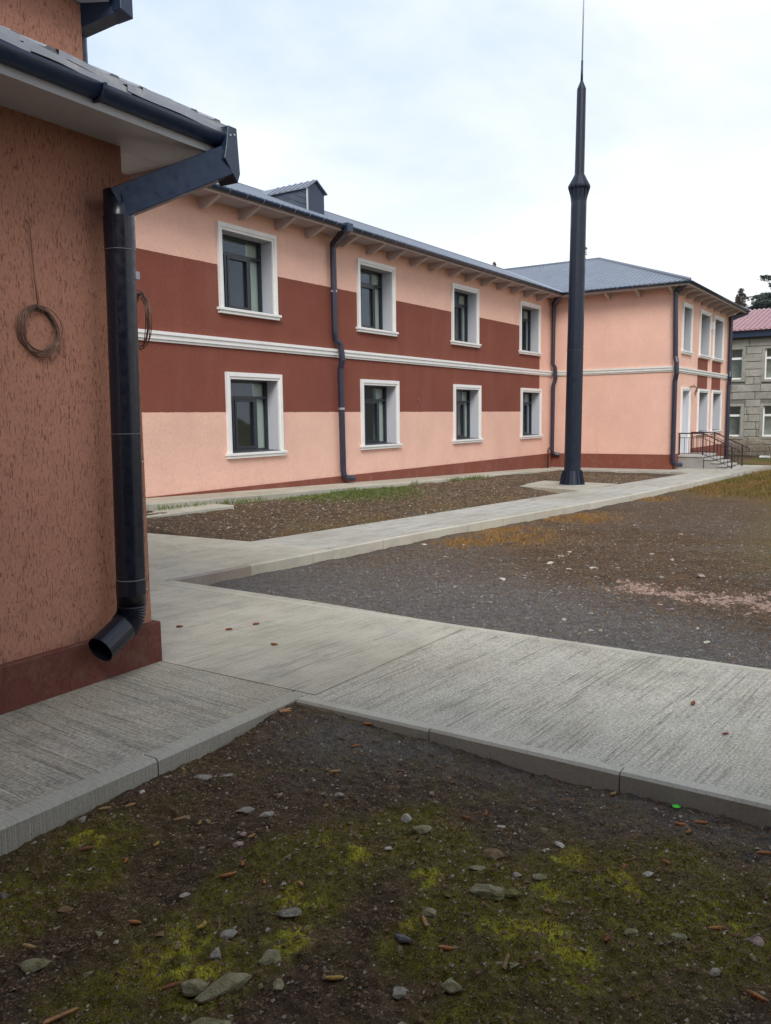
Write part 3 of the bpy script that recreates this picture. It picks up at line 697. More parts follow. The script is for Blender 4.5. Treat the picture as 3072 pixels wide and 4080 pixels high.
# gutters
mb = MB(); half_gutter(mb, (3.5, eM - .02, 5.165), (eA - .0, eM - .02, 5.165), (0, -1, 0), .058); g1 = mb.build('gutter', 'gutter', B, smooth=True, flip=False)
mb = MB(); half_gutter(mb, (eA - .02, eM, 5.165), (eA - .02, eE - .05, 5.165), (-1, 0, 0), .05); g2 = mb.build('gutter', 'gutter', B, smooth=True, flip=False)
mb = MB(); half_gutter(mb, (eA - .05, eE - .02, 5.165), (eX, eE - .02, 5.165), (0, -1, 0), .05); g3 = mb.build('gutter', 'gutter', B, smooth=True, flip=False)
cl = MB(); cl.tube([(0, .0, .01)] + [(0, -.064 * math.cos(t), -.064 * math.sin(t)) for t in [math.pi * i / 6 for i in range(0, 7)]], .006, 5)
clm = bpy.data.meshes.new('gutter_bracket'); clm.from_pydata(cl.v, [], cl.f); clm.materials.append(M['glowtag'])
for i in range(50): inst('gutter_bracket', clm, g1, Matrix.Translation((4.0 + i * .405, eM - .02, 5.168)))
for i in range(8): inst('gutter_bracket', clm, g2, Matrix.Translation((eA - .02, 9.3 - i * .45, 5.168)) @ Matrix.Rotation(-math.pi / 2, 4, 'Z'))
def downpipe(pts_top, path, r, out_end, parent, mat='pipe_far', sq=True):
    mb = MB(); conduit(mb, pts_top[0], pts_top[1], r * 2.0, r * 1.9, pts_top[2]); mb.tube(path, r, 12); mb.tube(out_end, r * .98, 12)
    o = mb.build('downpipe', mat, parent, smooth=False)
    return o
def collars(o, spots, r, mat):
    for (x, y, z) in spots:
        MB().tube([(x, y, z - .02), (x, y, z + .02)], r, 12).build('pipe_clip', mat, o)
# mid facade
d1 = downpipe(((13.27, eM - .04, 5.12), (13.40, YM - .12, 4.88), (1, 0, 0)), [(13.40, YM - .11, 4.93), (13.42, YM - .10, 3.2), (13.45, YM - .10, 3.05), (13.54, YM - .15, 2.97), (13.56, YM - .17, 2.66), (13.56, YM - .12, 2.5), (13.60, YM - .11, .42)], .062,
              [(13.60, YM - .11, .45), (13.61, YM - .12, .36), (13.66, YM - .14, .30), (13.88, YM - .18, .27)], B)
collars(d1, [(13.415, YM - .10, 4.0), (13.58, YM - .115, 1.7)], .068, 'seam')
MB().box(13.17, 13.35, eM - .12, eM + .03, 5.05, 5.2).build('gutter_outlet', 'gutter', d1)
# inner corner
d2 = downpipe(((24.40, eM + .12, 5.12), (24.62, YM - .12, 4.9), (1, -1, 0)), [(24.64, YM - .12, 4.95), (24.62, YM - .11, 3.1), (24.66, YM - .17, 2.98), (24.67, YM - .18, 2.62), (24.64, YM - .12, 2.45), (24.62, YM - .11, .42)], .062,
              [(24.62, YM - .11, .45), (24.63, YM - .12, .36), (24.68, YM - .17, .31), (24.73, YM - .32, .28)], B)
# wing corner
d3 = downpipe(((24.45, eE + .12, 5.16), (24.66, YE - .06, 4.95), (1, 1, 0)), [(24.66, YE - .05, 5.0), (24.70, YE - .08, 3.15), (24.66, YE - .12, 2.98), (24.66, YE - .13, 2.66), (24.70, YE - .08, 2.45), (24.72, YE - .07, .20)], .068,
              [(24.72, YE - .07, .25), (24.74, YE - .08, .12), (24.82, YE - .12, .05), (25.05, YE - .22, .02)], B)
d4 = downpipe(((32.66, eE + .05, 5.1), (32.0, YE - .10, 4.86), (0, 1, 0)), [(31.98, YE - .10, 4.9), (31.98, YE - .10, 3.0), (31.9, YE - .14, 2.8), (31.95, YE - .10, 2.5), (31.95, YE - .10, -.2)], .07,
              [(31.95, YE - .10, -.1), (32.0, YE - .2, -.25)], B)
# dormer
D = MB(); yd, xa, xb, zt_, zp_ = 11.0, 13.78, 14.36, 6.19, 6.38; xm = (xa + xb) / 2
zr = lambda y: ZE_ + sM * (y - eM)
D.prism([(xa, yd, zr(yd) - .04), (xb, yd, zr(yd) - .04), (xb, yd, zt_), (xm, yd, zp_), (xa, yd, zt_)], (0, .02, 0))
dm = D.build('dormer', 'gutter', B)
yb_ = eM + (zt_ - ZE_) / sM; yp_ = eM + (zp_ - ZE_) / sM
for i in range(4):   # siding sheets, lapped, parallel to the roof slope
    o0, o1 = i * .115, (i + 1) * .115
    a_y0 = yd; h0 = zr(yd) + o0; h1 = min(zr(yd) + o1, zt_)
    y_end0 = min(yd + max(0, (zt_ - h0)) / sM, yb_); y_end1 = yd + max(0, (zt_ - h1)) / sM
    if h1 - h0 < .01: continue
    p = [(xa - .002 * 1, yd + .021, h0), (xa - .002, y_end0, zt_), (xa - .002, max(y_end1, yd + .022), zt_), (xa - .002, yd + .021, h1 - .012)]
    MB().prism(p, (-.012 - .004 * (i % 2), 0, 0)).build('siding', 'siding', dm)
MB().prism([(xb, yd + .021, zr(yd)), (xb, yb_, zt_), (xb, yd + .021, zt_)], (.012, 0, 0)).build('siding', 'siding', dm)
mb = MB(); mb.prism([(xa - .06, yd - .05, zt_ - .02), (xm, yd - .05, zp_ + .01), (xm, yp_, zp_ + .01), (xa - .06, yb_, zt_ - .02)], (0, 0, .02)); mb.prism([(xb + .06, yd - .05, zt_ - .02), (xm, yd - .05, zp_ + .01), (xm, yp_, zp_ + .01), (xb + .06, yb_, zt_ - .02)], (0, 0, .02))
for k in range(7):
    yk = yd + .03 + k * .16
    mb.tube([(xa - .065, yk, zt_ + .0), (xm, yk, zp_ + .03)], .018, 5)
mb.build('dormer_roof', 'roof', dm)
MB().box(xa - .02, xa + .03, yd - .015, yd - .001, zr(yd) + .01, zt_ - .01).build('corner_strip', 'galv', dm)

# small things on the facade
mb = MB(); mb.tube([(16.73, YM - .004, 1.96), (16.74, YM - .03, 1.92), (16.70, YM - .035, 1.88), (16.75, YM - .03, 1.85), (16.73, YM - .02, 1.80)], .008, 5); mb.tube([(16.73, YM, 1.93), (16.73, YM - .03, 1.93)], .02, 6)
tag(mb.build('cable_end', 'twig'), 'short twisted cable end poking from the brown band left of the third ground floor window', 'cable')
mb = MB(); mb.tube([(24.17, YM - .16, -.2), (24.17, YM - .16, .44), (24.19, YM - .17, .50), (24.25, YM - .19, .52), (24.30, YM - .20, .52)], .022, 8)
tag(mb.build('vent_pipe', 'rust', smooth=True), 'thin dark red pipe with a bent top standing by the inner corner of the facade', 'pipe')
mb = MB()
for k in range(3): mb.tube([(26.5 + .05 * k, YE - .05, 2.32), (26.6 + .1 * k, YE - .16, 2.38 - .03 * k), (26.78 + .06 * k, YE - .2, 2.3), (26.84 + .05 * k, YE - .12, 2.12 - .05 * k)], .010, 5)
tag(mb.build('loose_cables', 'twig'), 'loose cables curling over the door at the entrance steps', 'cable')
MB().box(29.38, 29.50, YE - .09, YE - .004, 4.28, 4.52).build('wall_lamp', 'white').name = 'wall_box'
tag(bpy.data.objects['wall_box'], 'small pale box on the wall between the two far upper windows of the end wing', 'box')

# ------------------------------------------------------------------ entrance steps and railings
St = thing('entrance_steps', (26.3, 5.6, -.1), 'grey cement entrance landing with steps going down in front of the end wing door', 'steps')
MB().box(25.47, 27.1, 5.72, YE - .033, -.3, .23).build('landing', 'shell', St)
MB().box(25.44, 27.13, 5.70, YE - .034, .231, .29).build('landing_slab', 'step', St, bevel=.006)
for i in range(5):
    y1 = 5.70 - i * .20; z1 = .29 - (i + 1) * .095
    MB().box(25.50, 27.08, y1 - .24, y1 - .001 if i else 5.698, z1 - .045, z1).build('tread', 'step', St, bevel=.006)
    MB().box(25.53, 27.05, y1 - .20, y1 - .002, -.35, z1 - .046).build('riser', 'shell', St)
def railing(x, label, wall=False):
    R_ = thing('railing', (x, 5.6, .29), label, 'railing', 'railings of the entrance steps')
    t = .017; hi = .62
    for (y, z0, z1, w) in ((6.42, .25, .93, t), (5.75, .25, .93, t), (4.93, -.22, .53, t)):
        MB().box(x - w, x + w, y - w, y + w, z0, z1).build('post', 'rail', R_)
    m_ = MB(); m_.tube([(x, 6.46, .93), (x, 5.75, .93), (x, 4.93, .53), (x, 4.74, .44), (x, 4.73, .34)], .018, 6); m_.build('handrail', 'rail', R_)
    m_ = MB(); m_.tube([(x, 6.42, .80), (x, 5.75, .80), (x, 4.93, .40)], .010, 5); m_.tube([(x, 6.42, .335), (x, 5.75, .335), (x, 4.93, -.07)], .010, 5); m_.build('rail_bar', 'rail', R_)
    for i in range(4): y = 6.28 - i * .13; MB().tube([(x, y, .33), (x, y, .80)], .008, 5).build('baluster', 'rail', R_)
    for i in range(7): y = 5.65 - i * .10; dz = (5.75 - y) * .488; MB().tube([(x, y, .335 - dz), (x, y, .80 - dz)], .008, 5).build('baluster', 'rail', R_)
railing(25.55, 'dark brown steel railing on the near side of the entrance steps, by the corner downpipe')
railing(27.05, 'dark brown steel railing on the far side of the entrance steps')

# ------------------------------------------------------------------ the near building at the left
A0 = .0432; LR = Matrix.Rotation(A0, 4, 'Z')
VL, UL = 3.89, 3.59
NBd = thing('near_building', (0, 6, 0), 'near peach scored plaster building corner with brown plinth, grey eaves and stepped upper storey', 'building', local=LR)
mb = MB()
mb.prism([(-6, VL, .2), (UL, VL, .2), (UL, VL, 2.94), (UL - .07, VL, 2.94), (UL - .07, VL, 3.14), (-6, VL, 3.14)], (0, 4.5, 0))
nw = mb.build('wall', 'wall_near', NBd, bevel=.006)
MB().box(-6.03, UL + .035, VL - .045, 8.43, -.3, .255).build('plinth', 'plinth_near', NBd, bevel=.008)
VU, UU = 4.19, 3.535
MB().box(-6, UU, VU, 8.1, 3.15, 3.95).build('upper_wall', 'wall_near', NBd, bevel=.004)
# lower pent roof
ev, eu, ez = 3.47, 3.98, 3.25
mb = MB(); s1 = (3.60 - ez) / (VU - ev)
ribbed(mb, [(-6, ev, ez), (eu, ev, ez), (UU, VU, 3.60), (-6, VU, 3.60)], (1, 0, 0), (0, 1, s1), (0, -s1, 1), .19, .07, .012, .006)
s2 = (3.60 - ez) / (eu - UU)
ribbed(mb, [(eu, ev, ez), (eu, 8.4, ez), (UU, 8.4, 3.60), (UU, VU, 3.60)], (0, 1, 0), (-1, 0, s2), (s2, 0, 1), .19, .07, .022, .006)
rf = mb.build('roof', 'roof_near', NBd)
# warped edge flashings: lapped strips that gape
def strip(u0, u1, z, dz0, dz1, v=ev, w=.03, mat='roof_near', name='edge_flashing'):
    m_ = MB(); n = 10; vs = []
    for i in range(n + 1):
        t = i / n; u = u0 + (u1 - u0) * t; zz = z + dz0 + (dz1 - dz0) * t + .004 * math.sin(9 * t + u0 * 7)
        vs += [(u, v, zz), (u, v, zz - w), (u, v + .004, zz - w), (u, v + .06, zz + .02)]
    f = [(4 * i + j, 4 * (i + 1) + j, 4 * (i + 1) + (j + 1) % 4, 4 * i + (j + 1) % 4) for i in range(n) for j in range(4)]
    m_.add(vs, f); return m_.build(name, mat, rf)
for i, (a, b) in enumerate(((1.2, 2.35), (2.3, 2.82), (2.78, 3.36), (3.3, 3.95))):
    strip(a, b, ez + .000, .012, -.012, ev - .006 - .003 * (i % 2), .028)
strip(-6, 1.25, ez, 0, 0, ev - .008, .028)
for i, (a, b) in enumerate(((-6, 1.9), (1.86, 2.6), (2.57, 3.2), (3.17, 3.93))):
    strip(a, b, ez - .036, .010, -.006, ev - .030 - .006 * (i % 2), .030)
# soffits
MB().box(-6, UL + .34, ev + .03, VL + .06, 3.085, 3.10).build('soffit', 'soffit_near', NBd)
MB().box(UL - .075, UL + .345, VL + .062, 8.4, 3.085, 3.10).build('soffit', 'soffit_near', NBd)
MB().box(UL + .345, UL + .365, ev + .05, 8.4, 3.02, 3.17).build('fascia', 'soffit_near', NBd)
MB().box(-6, UL + .34, ev + .012, ev + .028, 3.06, 3.18).build('fascia', 'soffit_near', NBd)
mb = MB(); half_gutter(mb, (-6, ev - .005, 3.165), (UL + .31, ev - .005, 3.165), (0, -1, 0), .064, .004, 12); gl_ = mb.build('gutter', 'gutter', NBd, smooth=True, flip=False)
mb = MB(); mb.tube([(0, -.072 * math.cos(t), -.072 * math.sin(t)) for t in [math.pi * i / 8 for i in range(0, 9)]], .011, 6)
bm_ = bpy.data.meshes.new('gutter_joint'); bm_.from_pydata(mb.v, [], mb.f); bm_.materials.append(M['gutter'])
for u in (.9, 2.99): inst('gutter_joint', bm_, gl_, Matrix.Translation((u, ev - .005, 3.167)))
# eave corner box and return conduit
Dn = MB()
Dn.prism([(UL + .25, ev - .085, 3.02), (UL + .36, ev - .085, 2.90), (UL + .385, ev - .085, 2.96), (UL + .365, ev - .085, 3.215), (UL + .29, ev - .085, 3.215), (UL + .27, ev - .085, 3.1)], (0, .14, 0))
a_, b_ = Vector((UL + .32, ev - .01, 3.02)), Vector((3.335, VL - .13, 2.70))
conduit(Dn, a_, b_, .15, .165, (b_ - a_).cross(Vector((0, 0, 1))))
dp = Dn.build('downpipe', 'gutter', NBd, bevel=.004)
PR = .083
def ring(c, r, h, mat, nm='pipe_joint'):
    c = Vector(c); MB().tube([c - Vector((0, 0, h)), c + Vector((0, 0, h))], r, 24).build(nm, mat, dp, smooth=False)
pt = lambda z: (3.36 - .020 * (2.7 - z), VL - .135, z)
MB().tube([pt(2.78), pt(2.6), pt(1.6), pt(.6), pt(.43)], PR, 28).build('pipe', 'pipe', dp, smooth=True)
c0_ = Vector(pt(.43)); el = MB(); path = []; rads = []
ax = Vector((-.995, -.10, 0)).normalized()
for i in range(19):
    t = i / 18 * rad(66); p = c0_ + ax * (.13 * (1 - math.cos(t))) - Vector((0, 0, .13 * math.sin(t))); path.append(p); rads.append(PR * (1.0 + (.045 if i % 2 else -.03)))
el.tube(path, rads, 28); el.build('elbow', 'pipe', dp, smooth=False)
dd = (ax * math.sin(rad(66)) - Vector((0, 0, math.cos(rad(66))))); e0 = path[-1]
ot = MB(); n = 28; e1 = e0 + dd * .205
a1 = dd.cross(Vector((0, 0, 1))).normalized(); b1 = dd.cross(a1)
vs = []
for p, r in ((e0 - dd * .005, PR * .97), (e1, PR * .97), (e1, PR * .93), (e0, PR * .93)):
    vs += [p + (a1 * math.cos(2 * math.pi * j / n) + b1 * math.sin(2 * math.pi * j / n)) * r for j in range(n)]
fs = [(k * n + j, k * n + (j + 1) % n, (k + 1) * n + (j + 1) % n, (k + 1) * n + j) for k in range(3) for j in range(n)] + [tuple(range(3 * n, 4 * n))]
ot.add(vs, fs); ot.build('outlet', 'pipe', dp, smooth=False)
ring(pt(2.55), PR + .003, .09, 'pipe'); ring(pt(2.457), PR + .004, .0016, 'seam_dim'); ring(pt(1.43), PR + .0035, .0015, 'seam_dim'); ring(pt(.585), PR + .004, .002, 'seam_dim')
ring(pt(.54), PR + .0025, .045, 'pipe')
def screw(u, v, z, r=.006): MB().tube([(u, v, z), (u, v - .006, z)], r, 7).build('screw', 'galv', dp)
for z, du in ((2.63, .03), (2.63, .05), (1.27, .035), (1.27, .06), (.52, .04), (.52, .065)):
    q = pt(z); th = du / PR; screw(q[0] + PR * math.sin(th + .3), q[1] - PR * math.cos(th + .3) - .001, z)
MB().box(3.395, 3.43, VL - .205, VL - .198, 2.30, 2.345).build('clip', 'glowtag', dp, bevel=.002)
for (u, z) in ((UL + .335, 3.17), (UL + .30, 3.16)): MB().tube([(u, ev - .085, z), (u, ev - .092, z)], .006, 7).build('screw', 'galv', dp)
# upper eave
MB().box(-6, UU + .16, VU - .15, VU + .10, 3.955, 3.97).build('soffit', 'soffit_near', NBd)
MB().box(UU - .02, UU + .16, VU + .10, 8.2, 3.955, 3.97).build('soffit', 'soffit_near', NBd)
mb = MB(); mb.prism([(-6, VU - .19, 4.02), (UU + .22, VU - .19, 4.02), (UU - 1.2, VU + 1.6, 4.7), (-6, VU + 1.6, 4.7)], (0, 0, .02)); mb.prism([(UU + .22, VU - .19, 4.02), (UU + .22, 8.3, 4.02), (UU - 1.2, 8.3, 4.7), (UU - 1.2, VU + 1.6, 4.7)], (0, 0, .02)); mb.build('upper_roof', 'roof_near', NBd)
mb = MB(); half_gutter(mb, (-6, VU - .16, 4.03), (UU + .13, VU - .16, 4.03), (0, -1, 0), .06, .004, 10); mb.build('gutter', 'gutter', NBd, smooth=True, flip=False)
Du = MB(); a_, b_ = Vector((UU + .155, VU - .16, 3.965)), Vector((UU + .02, VU + .10, 3.86)); 
Du.prism([(UU + .09, VU - .235, 3.90), (UU + .185, VU - .235, 3.875), (UU + .185, VU - .235, 4.06), (UU + .09, VU - .235, 4.06)], (0, .13, 0))
conduit(Du, a_, b_, .12, .13, (b_ - a_).cross(Vector((0, 0, 1)))); Du.tube([(UU + .07, VU + .12, 3.88), (UU + .07, VU + .12, 3.3)], .05, 12)
Du.build('downpipe', 'gutter', NBd, bevel=.003)
# nail from which the coil hangs is part of its coil
def wire_coil(center, right, up, out, R, seed, label, lead=0.0, squash=1.0):
    rr = random.Random(seed); t = thing('wire_coil', center, label, 'wire coil', 'wire coils hung on the near building')
    c = Vector(center); right, up, out = Vector(right), Vector(up), Vector(out)
    for k in range(8):
        m_ = MB(); dx, dz = rr.uniform(-.018, .014), rr.uniform(-.012, .010); r1_, r2_ = R * rr.uniform(.80, 1.0) * squash, R * rr.uniform(.88, 1.06); o_ = .006 + rr.uniform(0, .022); tl = rr.uniform(-.25, .25); ph = rr.uniform(0, 6)
        pts = []
        for i in range(33):
            a = 2 * math.pi * i / 32
            x = r1_ * math.cos(a) * (1 + .03 * math.sin(3 * a + ph)); z = r2_ * math.sin(a)
            x, z = x * math.cos(tl) - z * math.sin(tl), x * math.sin(tl) + z * math.cos(tl)
            pts.append(c + right * (x + dx) + up * (z + dz) + out * (o_ + .008 * math.sin(2 * a + ph)))
        m_.tube(pts, .0028, 6, caps=False); m_.build('wire_loop', 'wire', t, smooth=True)
    m_ = MB()
    m_.tube([c + up * (R * .9) + right * .0 + out * .02, c + up * (R * 1.05) - right * .015 + out * .035, c + up * (R * .82) + right * .02 + out * .04, c + up * (R * .75) + right * .03 + out * .02, c + up * (R * .98) + right * .035 + out * .01], .0026, 6)
    if lead: m_.tube([c + up * R * .95 + out * .02, c + up * (R + lead * .3) - right * .004 + out * .012, c + up * (R + lead * .75) - right * .012 + out * .01, c + up * (R + lead) - right * .016 + out * .012, c + up * (R + lead + .02) - right * .026 + out * .002], .0028, 6)
    m_.build('wire_lead', 'wire', t, smooth=True); return t
_rt = LR @ Vector((1, 0, 0)); _ou = LR @ Vector((0, -1, 0))
wire_coil(LR @ Vector((2.885, VL, 1.985)), _rt, (0, 0, 1), _ou, .122, 3, 'round coil of brown wire hanging flat on the near plaster wall left of the downpipe', .42)
wire_coil(LR @ Vector((UL + .075, VL + .085, 2.115)), LR @ Vector((.42, .907, 0)), (0, 0, 1), LR @ Vector((.907, -.42, 0)), .165, 5, 'wire coil hanging round the corner of the near building, seen edge on', 0)

# ------------------------------------------------------------------ mast
Mx, My, Mz = 17.95, 6.855, -.06
Ma = thing('mast', (Mx, My, Mz), 'tall dark blue grey floodlight mast with flared collar and thin lightning rod', 'mast')
lean = Vector((_r0.x * .012, _r0.y * .012, 0))
def mp(z): return Vector((Mx, My, 0)) + lean * z + Vector((0, 0, z))
def mseg(name, zs, mat='mast', seg=12, smooth=False, bev=0): return MB().tube([mp(z) for z, _ in zs], [r for _, r in zs], seg).build(name, mat, Ma, smooth=smooth)
MB().tube([(Mx, My, -.07), (Mx, My, -.045)], .29, 32).build('base_plate', 'galv', Ma)
mseg('base_skirt', [(-.044, .262), (.26, .20), (.27, .188)], seg=24)
for k in range(14):
    a = 2 * math.pi * k / 14; d = Vector((math.cos(a), math.sin(a), 0)); s_ = Vector((-d.y, d.x, 0)) * .006; c = Vector((Mx, My, 0))
    MB().prism([c + d * .18 + Vector((0, 0, -.044)) - s_, c + d * .285 + Vector((0, 0, -.044)) - s_, c + d * .22 + Vector((0, 0, .27)) - s_, c + d * .18 + Vector((0, 0, .27)) - s_], s_ * 2).build('gusset', 'mast', Ma)
sh_ = mseg('shaft', [(.2, .187), (3.0, .180), (6.15, .168)], seg=16)
MB().tube([mp(2.93), mp(2.945)], .184, 16).build('seam_ring', 'pipe_far', Ma)
mseg('collar', [(6.14, .17), (6.2, .178), (6.38, .205), (6.42, .232), (6.46, .236), (6.50, .215), (6.70, .112)])
for k in range(12):
    a = 2 * math.pi * k / 12; d = Vector((math.cos(a), math.sin(a), 0)); s_ = Vector((-d.y, d.x, 0)) * .005; c = mp(6.42) - Vector((0, 0, 6.42))
    MB().prism([c + d * .16 + Vector((0, 0, 6.16)) - s_, c + d * .24 + Vector((0, 0, 6.43)) - s_, c + d * .24 + Vector((0, 0, 6.46)) - s_, c + d * .10 + Vector((0, 0, 6.70)) - s_], s_ * 2).build('gusset', 'mast', Ma)
mseg('upper_shaft', [(6.68, .104), (8.48, .096), (8.60, .045), (8.64, .030)], seg=12)
mseg('rod_socket', [(8.62, .028), (9.06, .021)], seg=8, mat='pipe_far', smooth=True)
mseg('lightning_rod', [(9.04, .0155), (12.2, .012)], seg=8, mat='spike', smooth=True)

# ------------------------------------------------------------------ stone building behind
G = thing('stone_building', (39, 4, -.6), 'weathered grey stone building with faded red roof and white window frames behind the end wing', 'building')
XG = 38.0
gw = [(7.03, 8.5, 2.93, 4.19), (4.75, 6.17, 2.90, 4.17), (7.03, 8.5, .52, 1.80), (4.75, 6.17, .52, 1.80), (2.4, 3.8, 2.9, 4.17), (2.4, 3.8, .52, 1.80)]
mb = MB(); wall_holes(mb, 'x', XG, -8, 13, -1.2, 4.72, gw); mb.quad((XG, -8, -1.2), (48, -8, -1.2), (48, -8, 4.72), (XG, -8, 4.72)); mb.quad((48, -8, -1.2), (48, 13, -1.2), (48, 13, 4.72), (48, -8, 4.72)); mb.quad((XG, 13, -1.2), (48, 13, -1.2), (48, 13, 4.72), (XG, 13, 4.72))
M['mortar'] = simple('dark mortar', (.17, .165, .145), .95, .2, 6)
def blockmat():
    t = NT('lichen stained block'); oi = t.n('ShaderNodeObjectInfo')
    c = t.mix(t.ramp(t.noise(1.6, 5, .7), .35, .65), (.30, .29, .25), (.42, .40, .355))
    c = t.mix(t.ramp(oi.outputs['Random'], 0, 1, 0, .35), c, (.17, .17, .14)); c = t.mix(t.ramp(t.noise(14, 4, .7), .45, .7, 0, .5), c, (.15, .145, .12))
    return t.done(c, .9, t.bump(t.noise(25, 4, .7), .02, 1))
M['block'] = blockmat()
gwall = mb.build('wall', 'mortar', G, flip=False)
rr = random.Random(11)
for r_ in range(17):
    z0 = -.75 + r_ * .315; z1 = z0 + .295
    if z1 > 4.7: continue
    y = -2.0 - rr.uniform(0, .5)
    while y < 9.6:
        L_ = rr.uniform(.8, 1.3); a, b = y, y + L_ - .02; y += L_
        segs = [(a, b)]
        for (h0, h1, k0, k1) in gw:
            if z1 > k0 - .02 and z0 < k1 + .02:
                ns = []
                for (p, q) in segs:
                    if p < h0 - .12: ns.append((p, min(q, h0 - .12)))
                    if q > h1 + .12: ns.append((max(p, h1 + .12), q))
                segs = ns
        for (p, q) in segs:
            if q - p < .08: continue
            d = .035 + rr.uniform(-.012, .02)
            MB().box(XG - d, XG - .002, p, q, z0, z1).build('stone_block', 'block', G, bevel=.012)
for (a, b, z0, z1) in gw:
    m_ = MB(); m_.box(XG - .05, XG - .004, a - .12, a, z0 - .1, z1 + .1); m_.box(XG - .05, XG - .004, b, b + .12, z0 - .1, z1 + .1); m_.box(XG - .05, XG - .004, a, b, z1, z1 + .1); m_.box(XG - .06, XG - .004, a, b, z0 - .1, z0)
    wn_ = m_.build('window', 'block', G)
    m_ = MB(); x0, x1 = XG + .05, XG + .12; f = .07; zt = z1 - .30 * (z1 - z0)
    m_.box(x0, x1, a, a + .05, z0, z1); m_.box(x0, x1, b - .05, b, z0, z1); m_.box(x0, x1, a + .05, b - .05, z0, z0 + f); m_.box(x0, x1, a + .05, b - .05, zt - .05, zt + .04); m_.box(x0, x1, (a + b) / 2 - .15 - .06, (a + b) / 2 - .15 + .06, z0 + f, zt - .05)
    m_.build('frame', 'white', wn_)
    MB().box(x1 - .03, x1 - .02, a + .05, b - .05, z0 + f, z1).build('pane', 'glass', wn_)
    m_ = MB(); m_.quad((XG, a, z0), (XG + .6, a, z0), (XG + .6, a, z1), (XG, a, z1)); m_.quad((XG, b, z0), (XG + .6, b, z0), (XG + .6, b, z1), (XG, b, z1)); m_.quad((XG, a, z1), (XG + .6, a, z1), (XG + .6, b, z1), (XG, b, z1)); m_.quad((XG, a, z0), (XG + .6, a, z0), (XG + .6, b, z0), (XG, b, z0)); m_.quad((XG + .6, a, z0), (XG + .6, b, z0), (XG + .6, b, z1), (XG + .6, a, z1))
    m_.build('recess', 'room', wn_, flip=False)
MB().box(XG - .32, XG + .02, -8.3, 13.3, 4.66, 4.93).build('eave', 'gutter', G)
mb = MB(); sg = .26; ribbed(mb, [(XG - .45, -8.5, 4.93), (XG - .45, 13.5, 4.93), (XG + 5, 13.5, 4.93 + 5.45 * sg), (XG + 5, -8.5, 4.93 + 5.45 * sg)], (0, 1, 0), (1, 0, sg), (-sg, 0, 1), .2, .12, .045)
for k in range(14):
    xx = XG - .2 + k * .36; zz = 4.93 + (xx - XG + .45) * sg; mb.box(xx, xx + .03, -8.5, 13.5, zz, zz + .03)
mb.prism([(XG + 5, -8.5, 4.93 + 5.45 * sg), (XG + 5, 13.5, 4.93 + 5.45 * sg), (XG + 10.5, 13.5, 4.9), (XG + 10.5, -8.5, 4.9)], (0, 0, -.03))
mb.build('roof', 'redroof', G)

# ------------------------------------------------------------------ trees behind the roofs
def conifer(loc, H, R, label, kind, seed, group='conifers behind the buildings', mat='needles', layers=26, open_=.5, flat=False, dens=1.0, crown0=.25, blunt=False):
    rr = random.Random(seed); x, y, z = loc
    t = thing('conifer', loc, label, 'tree', group)
    MB().tube([(x, y, z), (x + .05, y, z + H * .5), (x, y, z + H * .99)], [H * .022, H * .013, .02], 7).build('trunk', 'bark', t)
    v = []; f = []; br = MB()
    for i in range(layers):
        fz = crown0 + (1 - crown0) * (i + rr.uniform(-.2, .2)) / layers; zz = z + H * fz
        rad_ = R * ((1 - fz) / (1 - crown0)) ** (.4 if flat else .25 if blunt else 1.0) * rr.uniform(.6, 1.1) + .15
        for j in range(int((4 if flat else 6))):
            if rr.random() < open_ * .5: continue
            a = rr.uniform(0, 6.283); L_ = rad_ * rr.uniform(.5, 1.1); d = Vector((math.cos(a), math.sin(a), 0)); s_ = Vector((-d.y, d.x, 0))
            droop = (-.02 if flat else -.28) * L_ ; p0 = Vector((x, y, zz)); p1 = p0 + d * L_ + Vector((0, 0, droop + (.08 * L_ if flat else 0)))
            br.tube([p0, (p0 + p1) / 2 + Vector((0, 0, .06 * L_)), p1], [.03 + .012 * L_, .02 + .006 * L_, .008], 4)
            n = int(60 * L_ * dens) + 8
            for k in range(n):
                tt = rr.uniform(.15, 1.03); c = p0.lerp(p1, tt) + Vector((0, 0, .06 * L_ * (1 - abs(2 * tt - 1)))) + s_ * rr.gauss(0, .16 * L_ * (1.1 - tt * .6)) + Vector((0, 0, rr.gauss(0, .04) - abs(rr.gauss(0, .12 if not flat else .10))))
                l = rr.uniform(.07, .2); q = Vector((rr.gauss(0, 1), rr.gauss(0, 1), rr.gauss(-.5, .6))).normalized() * l; w_ = Vector((rr.gauss(0, 1), rr.gauss(0, 1), rr.gauss(0, .4))).normalized() * l * .35
                b0 = len(v); v += [c - w_, c + w_, c + q]; f.append((b0, b0 + 1, b0 + 2))
    br.build('branches', 'bark', t)
    m_ = MB(); m_.v = [tuple(p) for p in v]; m_.f = f; m_.build('crown', mat, t, flip=False)
    return t
conifer((60, 9.2, -2), 12.5, 3.8, 'large dark cedar with flat spreading tiers behind the red roof at the right edge', 'cedar', 1, layers=15, open_=.0, flat=True, dens=2.6, crown0=.62)
conifer((62, 10.5, -2), 11.3, 1.6, 'dense blue green fir in front of the cedar, behind the red roof', 'fir', 2, layers=30, dens=4.5, open_=.0, crown0=.7, blunt=True)
conifer((58, 10.98, -2), 11.6, 1.7, 'thin pointed spruce rising alone beside the end wing roof corner', 'spruce', 3, layers=30, mat='needles_grey', open_=.2, dens=1.6, crown0=.6)
conifer((64, 11.3, -2), 10.5, 1.2, 'small faint spruce between the thin spruce and the fir', 'spruce', 5, layers=20, mat='needles_grey', open_=.3, dens=1.2, crown0=.6)
